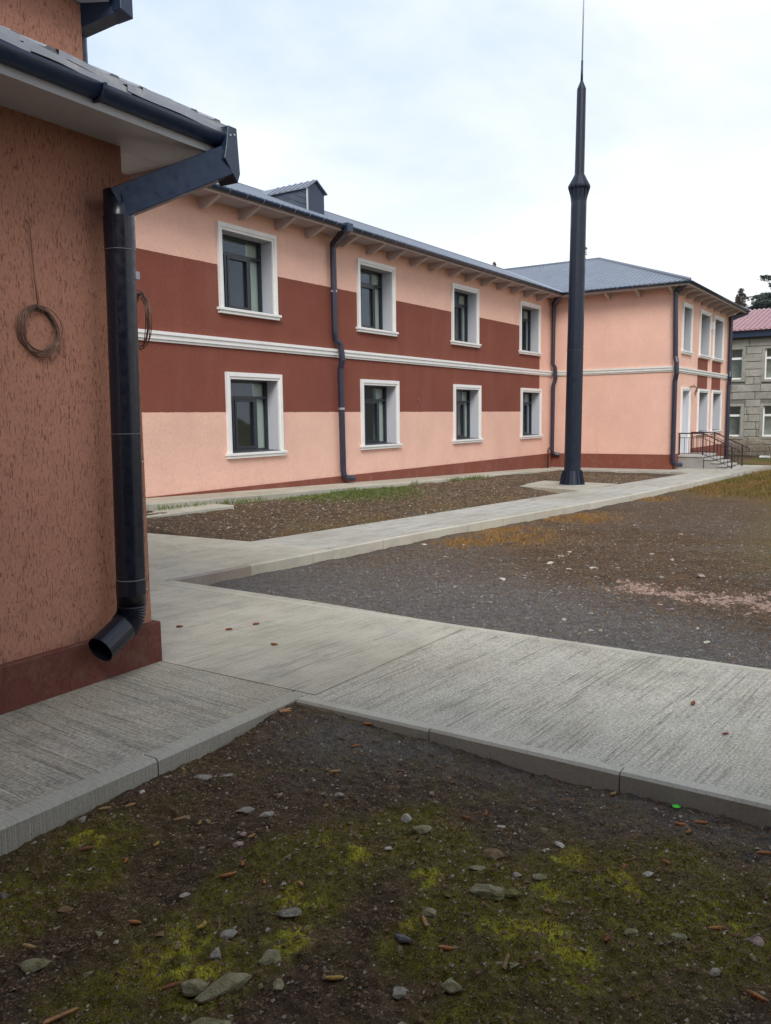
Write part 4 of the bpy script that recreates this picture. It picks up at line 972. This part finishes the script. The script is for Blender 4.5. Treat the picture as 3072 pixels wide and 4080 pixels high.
conifer((60, 22.35, -2), 16.2, 2.6, 'conifer whose sparse top shows behind the mast above the hipped roof', 'spruce', 4, layers=26, mat='needles_grey', open_=.3, dens=.9, crown0=.6)
conifer((61, 29.9, -2), 15.9, 1.6, 'conifer of which only a leaning tip shows above the long roof ridge', 'spruce', 6, layers=22, mat='needles_grey', open_=.5, dens=.8, crown0=.6)
# line of thin distant woodland behind the red roof
def scrub(name, cx, cy, spread, n, h, mat, z=None, label=None, cat=None, hmin=.4):
    v = []; f = []
    for i in range(n):
        x, y = cx + rng.uniform(-spread[0], spread[0]), cy + rng.uniform(-spread[1], spread[1]); zb = z if z is not None else float(terr(x, y, False))
        H_ = h * rng.uniform(hmin, 1.1); lx, ly = rng.normal(0, .2 if H_ < 3 else .03, 2) * H_; w_ = .006 + .004 * H_; hh = min(H_, 1.6)
        b0 = len(v); v += [(x - w_, y, zb), (x + w_, y + w_, zb), (x + lx, y + ly, zb + H_)]; f.append((b0, b0 + 1, b0 + 2))
        for k in range(5 if H_ < 3 else 26):
            t = rng.uniform(.3 if H_ < 3 else .8, 1); px, py, pz = x + lx * t, y + ly * t, zb + H_ * t; q = rng.normal(0, .14 * hh, 3); b0 = len(v)
            v += [(px, py, pz), (px + .03 * hh, py, pz + .02), (px + q[0], py + q[1], pz + abs(q[2]))]; f.append((b0, b0 + 1, b0 + 2))
    m_ = MB(); m_.v = v; m_.f = f; o = m_.build(name, mat, flip=False)
    if label: tag(o, label, cat)
    else: o['kind'] = 'stuff'
    return o
scrub('far_woodland', 66, 9, (1.5, 5), 260, 9.9, 'needles_grey', z=-2, hmin=.92)
scrub('weeds', 36.6, 6.2, (1.2, 2.2), 500, .75, 'shrub')
def rock(center, sx, sy, sz, mat, name, label, cat, group=None, seed=0, rz=0, n=16, kind=None, parent=None):
    rr = random.Random(seed); b = bmesh.new()
    for i in range(n):
        d = Vector((rr.gauss(0, 1), rr.gauss(0, 1), rr.gauss(0, 1))).normalized(); r_ = rr.uniform(.85, 1.0)
        b.verts.new((d.x * sx / 2 * r_, d.y * sy / 2 * r_, d.z * sz / 2 * r_))
    h = bmesh.ops.convex_hull(b, input=b.verts); bmesh.ops.delete(b, geom=[g for g in h.get('geom_interior', []) if isinstance(g, bmesh.types.BMVert)], context='VERTS')
    bmesh.ops.bevel(b, geom=b.edges[:], offset=min(sx, sy, sz) * .07, segments=1, affect='EDGES')
    if max(sx, sy) > .05:
        bmesh.ops.subdivide_edges(b, edges=b.edges[:], cuts=1, use_grid_fill=True)
        for v_ in b.verts: v_.co += v_.co.normalized() * (noise.noise(v_.co * 60 + Vector((seed, 0, 0))) * .05 * min(sx, sy))
    me_ = bpy.data.meshes.new(name); b.to_mesh(me_); b.free(); me_.materials.append(M[mat])
    o = link(name, me_, parent, Matrix.Translation(center) @ Matrix.Rotation(rz, 4, 'Z'))
    return tag(o, label, cat, group, kind)
rock((37.3, 6.3, -.50), 1.6, 2.4, .5, 'st_dark', 'earth_mound', 'low dark mound of earth and weeds in front of the stone building', 'mound', seed=77, n=30)
mb = MB(); mb.box(35.2, 35.5, 4.6, 5.85, -.45, -.39)
tag(mb.build('white_board', 'plastic', bevel=.01), 'long white board lying on the ground in front of the stone building', 'board')
mb = MB(); mb.box(36.0, 36.3, 5.55, 5.95, -.38, -.2)
tag(mb.build('plastic_tub', 'plastic', bevel=.04), 'small crumpled white plastic tub beside the long white board', 'tub')

# ------------------------------------------------------------------ loose things on the ground (near bed, paving, yard)
def tz(x, y): return float(terr(np.array([x]), np.array([y]))[0])
def cone_mesh(L, r, bend, seed):
    rr = random.Random(seed); n = 22; seg = 10; m_ = MB(); path = []; rads = []
    for i in range(n):
        t = i / (n - 1); a = (t - .5) * bend
        path.append((math.sin(a) * L / max(bend, .01) if bend > .01 else (t - .5) * L, (1 - math.cos(a)) * L / max(bend, .01) if bend > .01 else 0, r * .95))
        prof = (math.sin(math.pi * min(max(t * .86 + .10, 0), 1))) ** .5
        rads.append(r * prof * (1.13 if i % 2 else .88) * rr.uniform(.94, 1.06))
    m_.tube(path, rads, seg); me_ = bpy.data.meshes.new('seed_cone'); me_.from_pydata(m_.v, [], m_.f); return me_
CONES = [  # x, y, length, bend, material, rotation, label
 (2.05, 2.76, .050, .25, 'cone_tan', .1, 'tan cone close to the left kerb, left one of the level pair below it'),
 (2.12, 2.69, .044, .4, 'cone_tan', .75, 'tan cone close to the left kerb, upper right one of the pair'),
 (2.17, 2.44, .064, .35, 'cone_tan', .3, 'long tan cone lying just left of two upright short cones'),
 (2.18, 2.35, .028, 1.4, 'cone_yel', 1.5, 'short curled yellow cone, left of the two upright short cones'),
 (2.20, 2.32, .028, .2, 'cone_tan', 1.6, 'short upright brown cone right beside a curled yellow cone'),
 (1.98, 2.37, .034, 1.3, 'cone_yel', 1.2, 'small crescent shaped yellow cone on bare dirt below the short cone pair'),
 (1.82, 2.57, .050, .3, 'cone_dark', .4, 'dark cone half lost beside the moss patch under the left kerb'),
 (1.86, 2.40, .034, .7, 'cone', 1.7, 'orange cone standing on end in the left half of the dirt bed'),
 (2.21, 2.10, .036, 1.5, 'cone_tan', .9, 'curled tan cone touching the small pinkish stones'),
 (2.06, 2.01, .034, 1.5, 'cone', 1.9, 'curled orange cone just right above a long arched cone'),
 (1.99, 2.01, .062, .6, 'cone', .25, 'long arched orange brown cone below the small curled one'),
 (2.02, 1.87, .034, .6, 'cone', 1.8, 'short orange cone between the long arched cone and the lichen stone'),
 (2.07, 1.75, .036, .3, 'cone_tan', 2.2, 'tan cone pointing down right above the flat lichen stone'),
 (1.64, 2.09, .048, .45, 'cone', -.3, 'orange cone at the upper left rim of the largest moss patch'),
 (1.73, 1.87, .044, 1.8, 'cone_yel', 1.1, 'curled golden cone on top of the largest moss patch'),
 (1.37, 2.25, .048, .5, 'cone_tan', -.25, 'tan brown cone near the left edge of the picture beside a mossy stone'),
 (1.75, 1.36, .052, .45, 'cone_yel', .2, 'olive yellow cone in the bottom middle right of the long pitted rock'),
 (1.48, 1.74, .056, .2, 'cone_dark', .65, 'thin mossy cone below the yellow moss at the left bottom'),
 (3.30, 2.32, .050, .15, 'cone', -.1, 'straight orange cone nearest the far kerb corner on grey gravel'),
 (3.07, 2.23, .040, .3, 'cone', .7, 'short red orange cone on grey gravel left below the straight one'),
 (2.80, 2.15, .050, .2, 'cone_tan', .1, 'straight tan cone above the whitish stone in the middle of the bed'),
 (2.98, 1.92, .040, .5, 'cone_dark', -.5, 'dark cone lying against the right hand kerb side gravel'),
 (2.79, 1.49, .044, .7, 'cone_dark', -.6, 'dark brown cone left of the small curled orange cone'),
 (2.85, 1.43, .030, 1.6, 'cone', 1.4, 'small curled orange cone in the middle beneath the long kerb'),
 (3.27, 1.05, .046, .4, 'cone_tan', .8, 'grey tan cone right under the long kerb face'),
 (3.16, .75, .052, .3, 'cone', -.3, 'orange cone at the left of the group of three beside the green leaf'),
 (3.22, .69, .054, .3, 'cone', -.3, 'orange cone at the right of the group of three beside the green leaf'),
 (3.12, .71, .040, 1.4, 'cone', .9, 'curled orange cone at the bottom of the group of three'),
 (3.11, .44, .056, .1, 'cone', -.2, 'orange cone cut by the right edge of the picture below the kerb'),
 (2.75, .84, .036, 1.6, 'cone', 1.3, 'curled orange cone above the brightest moss cushions at the right'),
 (2.84, .72, .036, 1.5, 'cone', 2.0, 'curled orange cone right of a thin dry twig'),
 (2.10, 1.27, .056, .15, 'cone_tan', 1.75, 'long tan cone pointing towards the camera beside the dark stone'),
 (2.03, 1.15, .058, .35, 'cone', -.35, 'dark orange cone near the bottom below the long pointing cone'),
 (2.33, .76, .044, 1.2, 'cone_dark', 1.2, 'red brown bent cone between moss cushions in the lower right'),
 (2.56, .49, .054, .25, 'cone', .05, 'orange cone at the lower right under a yellow moss cushion'),
 (2.29, .33, .058, .3, 'cone', -.9, 'orange brown cone at the bottom right corner of the picture'),
 (2.49, 2.78, .040, .8, 'cone_tan', -.9, 'tan cone standing near the left kerb joint')]
for i, (x, y, L, bd, mt, rz, lb) in enumerate(CONES):
    me_ = cone_mesh(L, .0066 if L > .04 else .0058, bd, i); me_.materials.append(M[mt])
    o = link('seed_cone', me_, None, Matrix.Translation((x, y, tz(x, y) + .001)) @ Matrix.Rotation(YAW - math.pi / 2 + rz, 4, 'Z') @ Matrix.Rotation(rng.uniform(-.15, .15), 4, 'Y'))
    tag(o, lb, 'cone', 'cones fallen on the dirt bed')
PC = [(4.10, 4.55, 'red brown cone lying on the beige paving just right of the plinth corner'), (4.23, 4.18, 'small brown cone on the beige paving, middle of the three in a row'), (4.45, 4.12, 'small brown cone on the beige paving, right hand one of the three in a row'), (4.09, 3.63, 'brown cone alone on the beige paving nearer the kerb corner'), (4.36, .99, 'red brown cone on the coarse grey paving at the right edge'), (4.01, .76, 'dark dry leaf scrap on the coarse grey paving at the right edge')]
for i, (x, y, lb) in enumerate(PC):
    me_ = cone_mesh(.05 if i != 5 else .035, .0085 if i < 5 else .005, .5, 100 + i); me_.materials.append(M['cone_dark'])
    o = link('seed_cone' if i < 5 else 'leaf_scrap', me_, None, Matrix.Translation((x, y, walk_z(x) + .001)) @ Matrix.Rotation(YAW - math.pi / 2 + (.1, .3, .5, -.3, 1.0, .2)[i], 4, 'Z')); tag(o, lb, 'cone' if i < 5 else 'leaf', 'cones dropped on the paving' if i < 5 else None)
ST = [ # x, y, sx, sy, sz, mat, rz, label
 (2.46, 2.62, .085, .055, .05, 'st_grey', 0, 'smooth rounded grey cobble below the left kerb'),
 (2.53, 2.54, .06, .03, .018, 'st_grey', .3, 'flat grey flake right beside the rounded cobble'),
 (2.39, 2.78, .03, .025, .02, 'st_pale', 0, 'small pale stone left above the rounded cobble'),
 (2.23, 2.75, .025, .03, .02, 'st_pale', 0, 'small greyish white stone below the left kerb joint'),
 (2.35, 2.26, .08, .045, .022, 'st_grey', .4, 'long flat grey stone in the middle left of the bed'),
 (2.36, 2.16, .06, .035, .02, 'st_pale', .5, 'flat pale stone just right of the long flat grey one'),
 (2.50, 2.22, .03, .02, .015, 'st_pale', 0, 'small white chip above the flat pale stone'),
 (2.66, 2.02, .05, .045, .04, 'st_grey', .3, 'angular grey stone in the upper middle of the bed'),
 (1.95, 2.77, .035, .035, .035, 'st_pale', 0, 'whitish angular pebble under the left kerb near the picture edge'),
 (2.14, 2.11, .045, .03, .025, 'st_pink', .6, 'pinkish angular stone left of a curled tan cone'),
 (2.20, 2.14, .03, .025, .025, 'st_pink', .2, 'smaller purplish stone right above the pinkish one'),
 (1.56, 1.62, .155, .085, .055, 'st_moss', .55, 'long pitted mossy rock, largest stone at the bottom left'),
 (1.51, 1.68, .07, .06, .045, 'st_moss', .2, 'smaller pitted piece broken off the left end of the long rock'),
 (1.73, 1.58, .085, .075, .028, 'st_moss', -.3, 'flat pitted mossy stone right above the long rock'),
 (1.93, 1.68, .075, .055, .025, 'st_grey', .1, 'flat grey lichen stone beside yellow moss'),
 (1.76, 1.79, .065, .045, .02, 'st_grey', .2, 'pale grey flat stone at the edge of the largest moss patch'),
 (1.66, 1.74, .04, .055, .03, 'st_grey', .2, 'narrow grey stone between moss patch and long rock'),
 (1.83, 2.06, .038, .022, .014, 'st_pale', .4, 'slanted pale chip on bare dark dirt'),
 (1.65, 1.49, .04, .05, .02, 'st_moss', 0, 'small flat mossy stone right of the long pitted rock'),
 (1.42, 1.53, .12, .07, .04, 'st_moss', .2, 'broad mossy rock cut off by the bottom edge of the picture'),
 (1.56, 2.34, .05, .03, .02, 'st_brown', 0, 'reddish flat stone in the left part of the bed'),
 (1.50, 2.60, .035, .03, .03, 'st_grey', 0, 'grey stone at the left edge of the picture'),
 (1.34, 2.17, .09, .07, .035, 'st_moss', 0, 'low mossy stone at the left edge below a tan cone'),
 (2.66, 1.69, .046, .044, .044, 'st_pale', 0, 'whitish knobbly stone standing out in the middle of the bed'),
 (2.62, 1.75, .022, .03, .025, 'st_grey', 0, 'small grey stone touching the whitish knobbly one'),
 (2.60, 1.58, .085, .055, .03, 'st_moss', 0, 'olive mossy stone just below the whitish knobbly one'),
 (2.82, 1.35, .04, .03, .018, 'st_pale', 0, 'pale flat pebble right of the knobbly stone'),
 (2.58, 1.27, .085, .055, .03, 'st_brown', -.4, 'flat rusty brown stone in the centre of the bed'),
 (2.73, 1.13, .035, .045, .03, 'st_pale', 0, 'white angular stone, lower of the pale pair'),
 (2.78, 1.09, .03, .05, .022, 'st_pale', .5, 'white splinter, upper of the pale pair'),
 (2.51, 1.14, .035, .03, .02, 'st_pink', 0, 'small pink stone left of a mossy pebble'),
 (2.54, 1.07, .058, .035, .02, 'st_moss', 0, 'oval mossy pebble above a yellow moss cushion'),
 (2.33, 1.17, .125, .085, .045, 'st_moss', -.3, 'large layered rock in the lower middle of the bed'),
 (2.38, 1.10, .05, .05, .03, 'st_moss', .5, 'broken end of the large layered rock'),
 (2.73, .75, .045, .028, .018, 'st_pale', 0, 'oval pale pebble at the right of the bed'),
 (2.99, 1.30, .02, .018, .014, 'st_grey', 0, 'small grey pebble in grey gravel near the long kerb'),
 (2.41, 1.61, .028, .02, .012, 'st_pale', 0, 'white chip in the middle of the mossy area'),
 (2.41, .71, .045, .035, .022, 'st_moss', 0, 'olive stone right of a bent red brown cone'),
 (2.56, .38, .065, .045, .03, 'st_pink', -.5, 'pinkish white pebble at the right edge of the picture'),
 (2.00, 1.29, .06, .03, .025, 'st_dark', -.5, 'dark split stone beside the long pointing cone'),
 (1.82, 1.18, .06, .045, .028, 'st_grey', -.2, 'grey brown stone near the bottom middle edge'),
 (2.33, .45, .045, .035, .02, 'st_grey', 0, 'greenish grey stone in the lower right corner area'),
 (2.15, 1.28, .05, .045, .02, 'st_moss', 0, 'flat mossy stone touching the long pointing cone'),
 (2.45, .58, .05, .035, .02, 'st_moss', 0, 'flat mossy stone right of the brightest lower moss'),
 (2.46, 1.27, .06, .04, .02, 'st_moss', .2, 'mossy stone just below the rusty brown one'),
 (2.37, .97, .03, .03, .018, 'st_brown', 0, 'round brown pebble right of the large layered rock'),
 (1.70, 1.10, .10, .07, .03, 'st_moss', 0, 'broad mossy rock at the bottom middle edge'),
 (1.90, 1.06, .06, .05, .03, 'st_moss', .4, 'mossy clod right of the broad rock at the bottom edge')]
for i, (x, y, a, b, c, mt, rz, lb) in enumerate(ST):
    rock((x, y, tz(x, y) + c * .08), a * 1.25, b * 1.3, c * 1.05, mt, 'stone', lb, 'stone', 'stones lying on the dirt bed', 200 + i, YAW - math.pi / 2 + rz, n=18)
YS = [(8.69, 3.57, .11, 'pale split stone in the yard, left of two lying close together'), (9.12, 3.61, .08, 'pale stone in the yard between the split stone and the path'), (9.50, 3.65, .06, 'small pale stone in the yard farthest from the paving corner'), (8.59, 3.03, .10, 'flat white stone in the brown part of the yard'), (7.83, 3.49, .04, 'small grey stone in the yard left of the flat white one'), (7.49, 3.58, .10, 'long flat pale stone in the yard left front'), (8.34, 3.21, .06, 'low pale flake in the yard behind the flat white stone'), (11.72, 2.89, .08, 'single reddish stone far back in the yard'), (9.83, 2.75, .07, 'pinkish stone in the middle of the yard'), (9.53, 2.44, .09, 'flat pale stone beyond the pink rubble'), (8.65, 1.93, .11, 'large pinkish lump behind the pink rubble'), (6.53, 2.32, .05, 'small pale stone on dark gravel, upper of two'), (6.18, 2.41, .06, 'small pale stone on dark gravel nearest the middle'), (5.95, 2.11, .045, 'white stone with a dark twig on the gravel close to the long paving'), (6.97, 1.78, .06, 'white stone at the front edge of the pink rubble'), (6.42, 1.45, .05, 'grey stone on dark gravel at the right'), (6.03, 1.29, .055, 'white stone near the right edge beyond the paving'), (7.10, 1.91, .06, 'pale stone left of the pink rubble'), (6.46, 3.19, .05, 'small stone on dark gravel near the left'), (9.07, 5.44, .07, 'white stone at the foot of the path kerb'), (11.38, 4.47, .06, 'grey stone between the dry grass and the yard')]
for i, (x, y, s, lb) in enumerate(YS):
    rock((x, y, tz(x, y) + s * .08), s * 1.25, s * .8, s * .5, 'st_pink' if 'pink' in lb or 'redd' in lb else 'st_pale', 'stone', lb, 'stone', 'stones lying in the gravel yard', 400 + i, rng.uniform(0, 3), n=14)
def rubble_field(name, mat, n, x0, x1, y0, y1, s0, s1, seed):
    rr = random.Random(seed); V = []; Fc = []
    for i in range(n):
        x, y = rr.uniform(x0, x1), rr.uniform(y0, y1); s_ = s0 * (s1 / s0) ** (rr.random() ** 2); b = bmesh.new(); a_ = rr.uniform(0, 3.14); el_ = rr.uniform(.55, 1)
        for k in range(9):
            d = Vector((rr.gauss(0, 1), rr.gauss(0, 1), rr.gauss(0, 1))).normalized() * s_ / 2
            px, py = d.x, d.y * el_; b.verts.new((x + px * math.cos(a_) - py * math.sin(a_), y + px * math.sin(a_) + py * math.cos(a_), tz(x, y) + d.z * .5 + s_ * .03))
        h = bmesh.ops.convex_hull(b, input=b.verts); bmesh.ops.delete(b, geom=[g for g in h.get('geom_interior', []) if isinstance(g, bmesh.types.BMVert)], context='VERTS')
        b.verts.index_update(); k0 = len(V); V += [tuple(v.co) for v in b.verts]; Fc += [tuple(v.index + k0 for v in f.verts) for f in b.faces]; b.free()
    m_ = MB(); m_.v = V; m_.f = Fc; o = m_.build(name, mat, flip=False); o['kind'] = 'stuff'; return o
rubble_field('small_stones', 'st_brown', 260, 1.1, 3.2, .2, 2.7, .008, .035, 5)
rubble_field('small_stones', 'st_moss', 170, 1.1, 3.0, .2, 2.4, .010, .045, 6)
rubble_field('small_stones', 'st_pale', 90, 1.1, 3.2, .2, 2.7, .007, .022, 7)
rubble_field('yard_stones', 'st_grey', 260, 5.4, 13, .5, 5.2, .02, .06, 8)
rubble_field('bed_stones', 'st_pale', 150, 7.8, 16, 7.0, 9.0, .02, .06, 9)
# bark chips, stick, leaf, twigs
def flat_chip(x, y, L, w, h, rz, mat, name, lb, cat):
    m_ = MB(); m_.prism([(-L / 2, -w / 2, 0), (L / 2, -w * .35, 0), (L * .45, w * .4, 0), (-L * .4, w / 2, 0)], (0, 0, h))
    me_ = bpy.data.meshes.new(name); me_.from_pydata(m_.v, [], m_.f); me_.materials.append(M[mat])
    return tag(link(name, me_, None, Matrix.Translation((x, y, tz(x, y) + .004)) @ Matrix.Rotation(YAW - math.pi / 2 + rz, 4, 'Z') @ Matrix.Rotation(.12, 4, 'X')), lb, cat)
flat_chip(3.20, 2.86 - .08, .075, .022, .008, .75, 'barkchip', 'bark_chip', 'orange bark piece lying in the kerb corner', 'bark')
flat_chip(3.19, 2.76, .05, .018, .008, .1, 'barkchip', 'bark_chip', 'shorter orange bark piece right under the one in the kerb corner', 'bark')
flat_chip(2.06, .97, .075, .012, .006, 1.25, 'straw', 'wood_splinter', 'flat wooden splinter near the bottom right of centre', 'stick')
flat_chip(1.24, 1.91, .10, .012, .006, .65, 'barkchip', 'wood_splinter', 'thin reddish stick in the dark bottom left corner', 'stick')
m_ = MB(); m_.tube([(2.76, .86, tz(2.76, .86) + .006), (2.80, .82, tz(2.8, .82) + .012), (2.83, .77, tz(2.83, .77) + .006)], .0025, 5); tag(m_.build('twig', 'straw'), 'thin dry twig between two curled cones at the right', 'twig')
m_ = MB()
for k in range(5):
    a = k * 1.25; c = Vector((3.285, .80, tz(3.285, .80) + .012)); d = Vector((math.cos(a), math.sin(a), .25)) * .016; s_ = Vector((-d.y, d.x, 0)) * .6
    m_.add([c, c + d * .6 + s_, c + d * 1.2, c + d * .6 - s_, c + Vector((0, 0, -.003))], [(0, 1, 2, 3), (0, 3, 4), (0, 4, 1)])
tag(m_.build('green_leaf', 'neon', flip=False), 'small vivid green leaf lying on the gravel below the long kerb', 'leaf')
m_ = MB(); zz = tz(7.3, 7.6) + .02
m_.tube([(7.55 + .1, 7.62, zz + .04), (7.72, 7.50, zz + .06), (7.76, 7.36, zz + .06), (7.68, 7.24, zz + .03)], .012, 6); tag(m_.build('hose_piece', 'plastic', smooth=True), 'short bent piece of pale hose at the edge of the planting bed', 'hose')

# ------------------------------------------------------------------ uncountable cover (stuff)
def flakes(name, mat, xs, ys, s0, s1, flat=.5, lift=.2, base=None):
    """small three sided stone chips"""
    n = len(xs); zs = terr(xs, ys) if base is None else base(xs); s = rng.uniform(s0, s1, n) * rng.uniform(.5, 1.3, n); a = rng.uniform(0, 6.283, n)
    P = []
    for k in range(3):
        t = a + k * 2.094 + rng.uniform(-.4, .4, n); P.append(np.stack([xs + np.cos(t) * s, ys + np.sin(t) * s * .8, zs + rng.uniform(-.1, .25, n) * s * flat], 1))
    P.append(np.stack([xs + rng.uniform(-.3, .3, n) * s, ys + rng.uniform(-.3, .3, n) * s, zs + s * flat * rng.uniform(.5, 1.1, n)], 1))
    V = np.stack(P, 1).reshape(-1, 3); b = np.arange(n)[:, None] * 4
    F = np.concatenate([b + np.array([[0, 1, 3]]), b + np.array([[1, 2, 3]]), b + np.array([[2, 0, 3]])], 0)
    return fastmesh(name, mat, V, F)
def fastmesh(name, mat, V, F, kind='stuff'):
    me_ = bpy.data.meshes.new(name); k = F.shape[1]
    me_.vertices.add(len(V)); me_.vertices.foreach_set('co', V.astype(np.float32).ravel()); me_.loops.add(F.size); me_.loops.foreach_set('vertex_index', F.astype(np.int32).ravel())
    me_.polygons.add(len(F)); me_.polygons.foreach_set('loop_start', np.arange(0, F.size, k, dtype=np.int32)); me_.polygons.foreach_set('loop_total', np.full(len(F), k, dtype=np.int32))
    me_.update(); me_.validate(); me_.materials.append(M[mat]); o = link(name, me_); o['kind'] = kind; return o
def blades(name, mat, xs, ys, h0, h1, w, lean=.6, z=None):
    n = len(xs); zs = terr(xs, ys) if z is None else z; h = rng.uniform(h0, h1, n); a = rng.uniform(0, 6.283, n); t = rng.uniform(0, 6.283, n); l = h * rng.uniform(.1, lean, n)
    dx, dy = np.cos(a) * w, np.sin(a) * w; ox, oy = np.cos(t) * l, np.sin(t) * l
    V = np.stack([np.stack([xs - dx, ys - dy, zs - .003], 1), np.stack([xs + dx, ys + dy, zs - .003], 1), np.stack([xs + dx * .6 + ox * .4, ys + dy * .6 + oy * .4, zs + h * .6], 1), np.stack([xs + ox, ys + oy, zs + h], 1)], 1).reshape(-1, 3)
    return fastmesh(name, mat, V, np.arange(n)[:, None] * 4 + np.array([[0, 1, 2, 3]]))
def straws(name, mat, xs, ys, l0, l1, w):
    n = len(xs); a = rng.uniform(0, 6.283, n); l = rng.uniform(l0, l1, n) / 2; zs = terr(xs, ys) + .002 + rng.uniform(0, .006, n)
    dx, dy = np.cos(a) * l, np.sin(a) * l; px, py = -np.sin(a) * w, np.cos(a) * w; tl = rng.uniform(-.25, .35, n) * l
    V = np.stack([np.stack([xs - dx - px, ys - dy - py, zs], 1), np.stack([xs - dx + px, ys - dy + py, zs + w], 1), np.stack([xs + dx + px, ys + dy + py, zs + tl + w], 1), np.stack([xs + dx - px, ys + dy - py, zs + tl], 1)], 1).reshape(-1, 3)
    return fastmesh(name, mat, V, np.arange(n)[:, None] * 4 + np.array([[0, 1, 2, 3]]))
U = rng.uniform
def pts(n, x0, x1, y0, y1): return U(x0, x1, n), U(y0, y1, n)
def keep(x, y, p): m = U(0, 1, len(x)) < p; return x[m], y[m]
NBX = (1.0, 3.31, .1, 2.80)
x, y = pts(26000, *NBX); g = covers(x, y); x, y = keep(x, y, .35 + .65 * g[1]); flakes('grit', 'litter', x, y, .0015, .0045)
x, y = pts(1500, *NBX); flakes('pebbles', 'litter', x, y, .005, .011, .7)
x, y = pts(420, *NBX); x, y = keep(x, y, .2 + .8 * vnoise(x, y, 4, 6)); flakes('clods', 'st_brown', x, y, .007, .018, .6)
x, y = pts(60000, *NBX); flakes('dirt_crumbs', 'crumbs', x, y, .002, .006, .7)
x, y = pts(6000, *NBX); flakes('dirt_clods', 'crumbs', x, y, .005, .013, .8)
x, y = pts(34000, *NBX); g = covers(x, y); x, y = keep(x, y, np.clip(g[3] * 1.2, 0, 1)); blades('moss_tips', 'moss', x, y, .004, .012, .0018, 1.2)
x, y = pts(60000, *NBX); g = covers(x, y); x, y = keep(x, y, np.clip((g[0] - .2) * .9, 0, 1)); blades('olive_moss', 'moss_olive', x, y, .003, .010, .0016, 1.4)
x, y = pts(8000, *NBX); x, y = keep(x, y, smooth(.4, .7, fbm(x, y, 2.5, 3, 44))); straws('needle_litter', 'straw', x, y, .012, .035, .0007)
YD = (5.31, 11, .3, 5.8)
x, y = pts(60000, *YD); m = y < 5.95 - .09 * (x - 5.3); x, y = x[m], y[m]; g = covers(x, y); x, y = keep(x, y, .3 + .7 * g[1]); flakes('gravel', 'chips_grey', x, y, .004, .011)
x, y = pts(70000, 5.4, 19, .4, 5.8); m = y < 5.85 - .11 * (x - 5.3); x, y = x[m], y[m]; g = covers(x, y); x, y = keep(x, y, 1.15 - g[1]); flakes('yard_crumbs', 'crumbs', x, y, .006, .018, .6)
x, y = pts(2600, 5.31, 16, .3, 5.8); m = y < 5.9 - .11 * (x - 5.3); x, y = x[m], y[m]; flakes('pebbles', 'chips_grey', x, y, .009, .024, .7)
x, y = pts(9000, 7.0, 8.2, .2, 2.7); g = covers(x, y); x, y = keep(x, y, g[4] ** 1.6 * .45 * (.3 + 1.2 * vnoise(x, y, 6, 3))); flakes('brick_rubble', 'rubble', x, y, .008, .045, .7)
x, y = pts(30000, 9, 18, 3.6, 5.8); m = y < 5.9 - .11 * (x - 5.3); x, y = x[m], y[m]; g = covers(x, y); x, y = keep(x, y, np.clip(g[2] * .9, 0, 1)); blades('dry_grass', 'grass_dry', x, y, .02, .055, .003, 1.0)
x, y = pts(60000, 16.5, 34, -3, 5.4); m = (y < 4.5 - .02 * (x - 23.5)) ; x, y = x[m], y[m]; g = covers(x, y); x, y = keep(x, y, np.clip((g[2] - .25) * 2, 0, 1)); blades('lawn', 'grass_far', x, y, .03, .10, .006, 1.0)
BX = (6.9, 22.5, 6.0, 9.18)
x, y = pts(70000, *BX); g = covers(x, y); x, y = keep(x, y, np.clip(g[5], 0, 1)); blades('weed_patch', 'grass_green', x, y, .02, .06, .004, 1.1)
def inbed(x, y): return (x > 7.66 - .504 * np.clip(y - 7.13, 0, 3)) & (y > 7.15 - .083 * (x - 7.64)) & (y < 9.12 - (x < 8.95) * .5) & ~((x > 16.7) & (x < 19) & (y > 5.9) & (y < 8.0))
x, y = pts(40000, *BX); m = inbed(x, y); x, y = x[m], y[m]; flakes('bed_crumbs', 'crumbs', x, y, .005, .018, .7)
x, y = pts(9000, *BX); m = inbed(x, y); x, y = x[m], y[m]; flakes('bed_pebbles', 'litter', x, y, .006, .024, .6)
x, y = pts(900, *BX); m = inbed(x, y); x, y = x[m], y[m]; flakes('bed_chips', 'rubble', x, y, .012, .035, .5)
x, y = pts(9000, *BX); m = inbed(x, y); x, y = x[m], y[m]; straws('bed_straw', 'straw', x, y, .03, .09, .003)
x, y = pts(8000, 7.7, 16, 6.2, 7.4); m = inbed(x, y); x, y = x[m], y[m]; x, y = keep(x, y, .5 * smooth(.4, .7, fbm(x, y, 1.5, 3, 9))); blades('bed_grass', 'grass_dry', x, y, .015, .05, .003, 1.2)
x, y = pts(700, 3.45, 7.4, 2.8, 6.0); m = (x < 5.1) | (y > 6.2); x, y = x[m], y[m]; flakes('paving_grit', 'litter', x, y, .003, .008, .5, base=lambda q: walk_z(q) + .001)
# thin weeds growing at kerb joints and beside the apron
x, y = pts(2500, 7.8, 20, 9.05, 9.20); x, y = keep(x, y, smooth(.5, .7, fbm(x, y, 1.2, 2, 77))); blades('kerb_weeds', 'grass_green', x, y, .03, .11, .004, .7)

# unseen roof and walls added around the camera to block sky and dim the foreground
mb = MB(); mb.box(-1.6, 1.6, -4, 1.3, 2.85, 3.0); mb.build('added_shade_roof', 'soffit')['kind'] = 'structure'
mb = MB(); mb.box(-7, -1.62, -9, 2.2, -.3, 6.4); mb.build('added_shade_block', 'plinth_near')['kind'] = 'structure'
mb = MB(); mb.box(-7, 3.4, -12, -4.0, -.3, 6.0); mb.build('added_shade_block', 'plinth_near')['kind'] = 'structure'
mb = MB(); mb.box(-1.6, 1.5, -1.9, -1.75, -.3, 2.85); mb.build('added_shade_wall', 'plinth_near')['kind'] = 'structure'
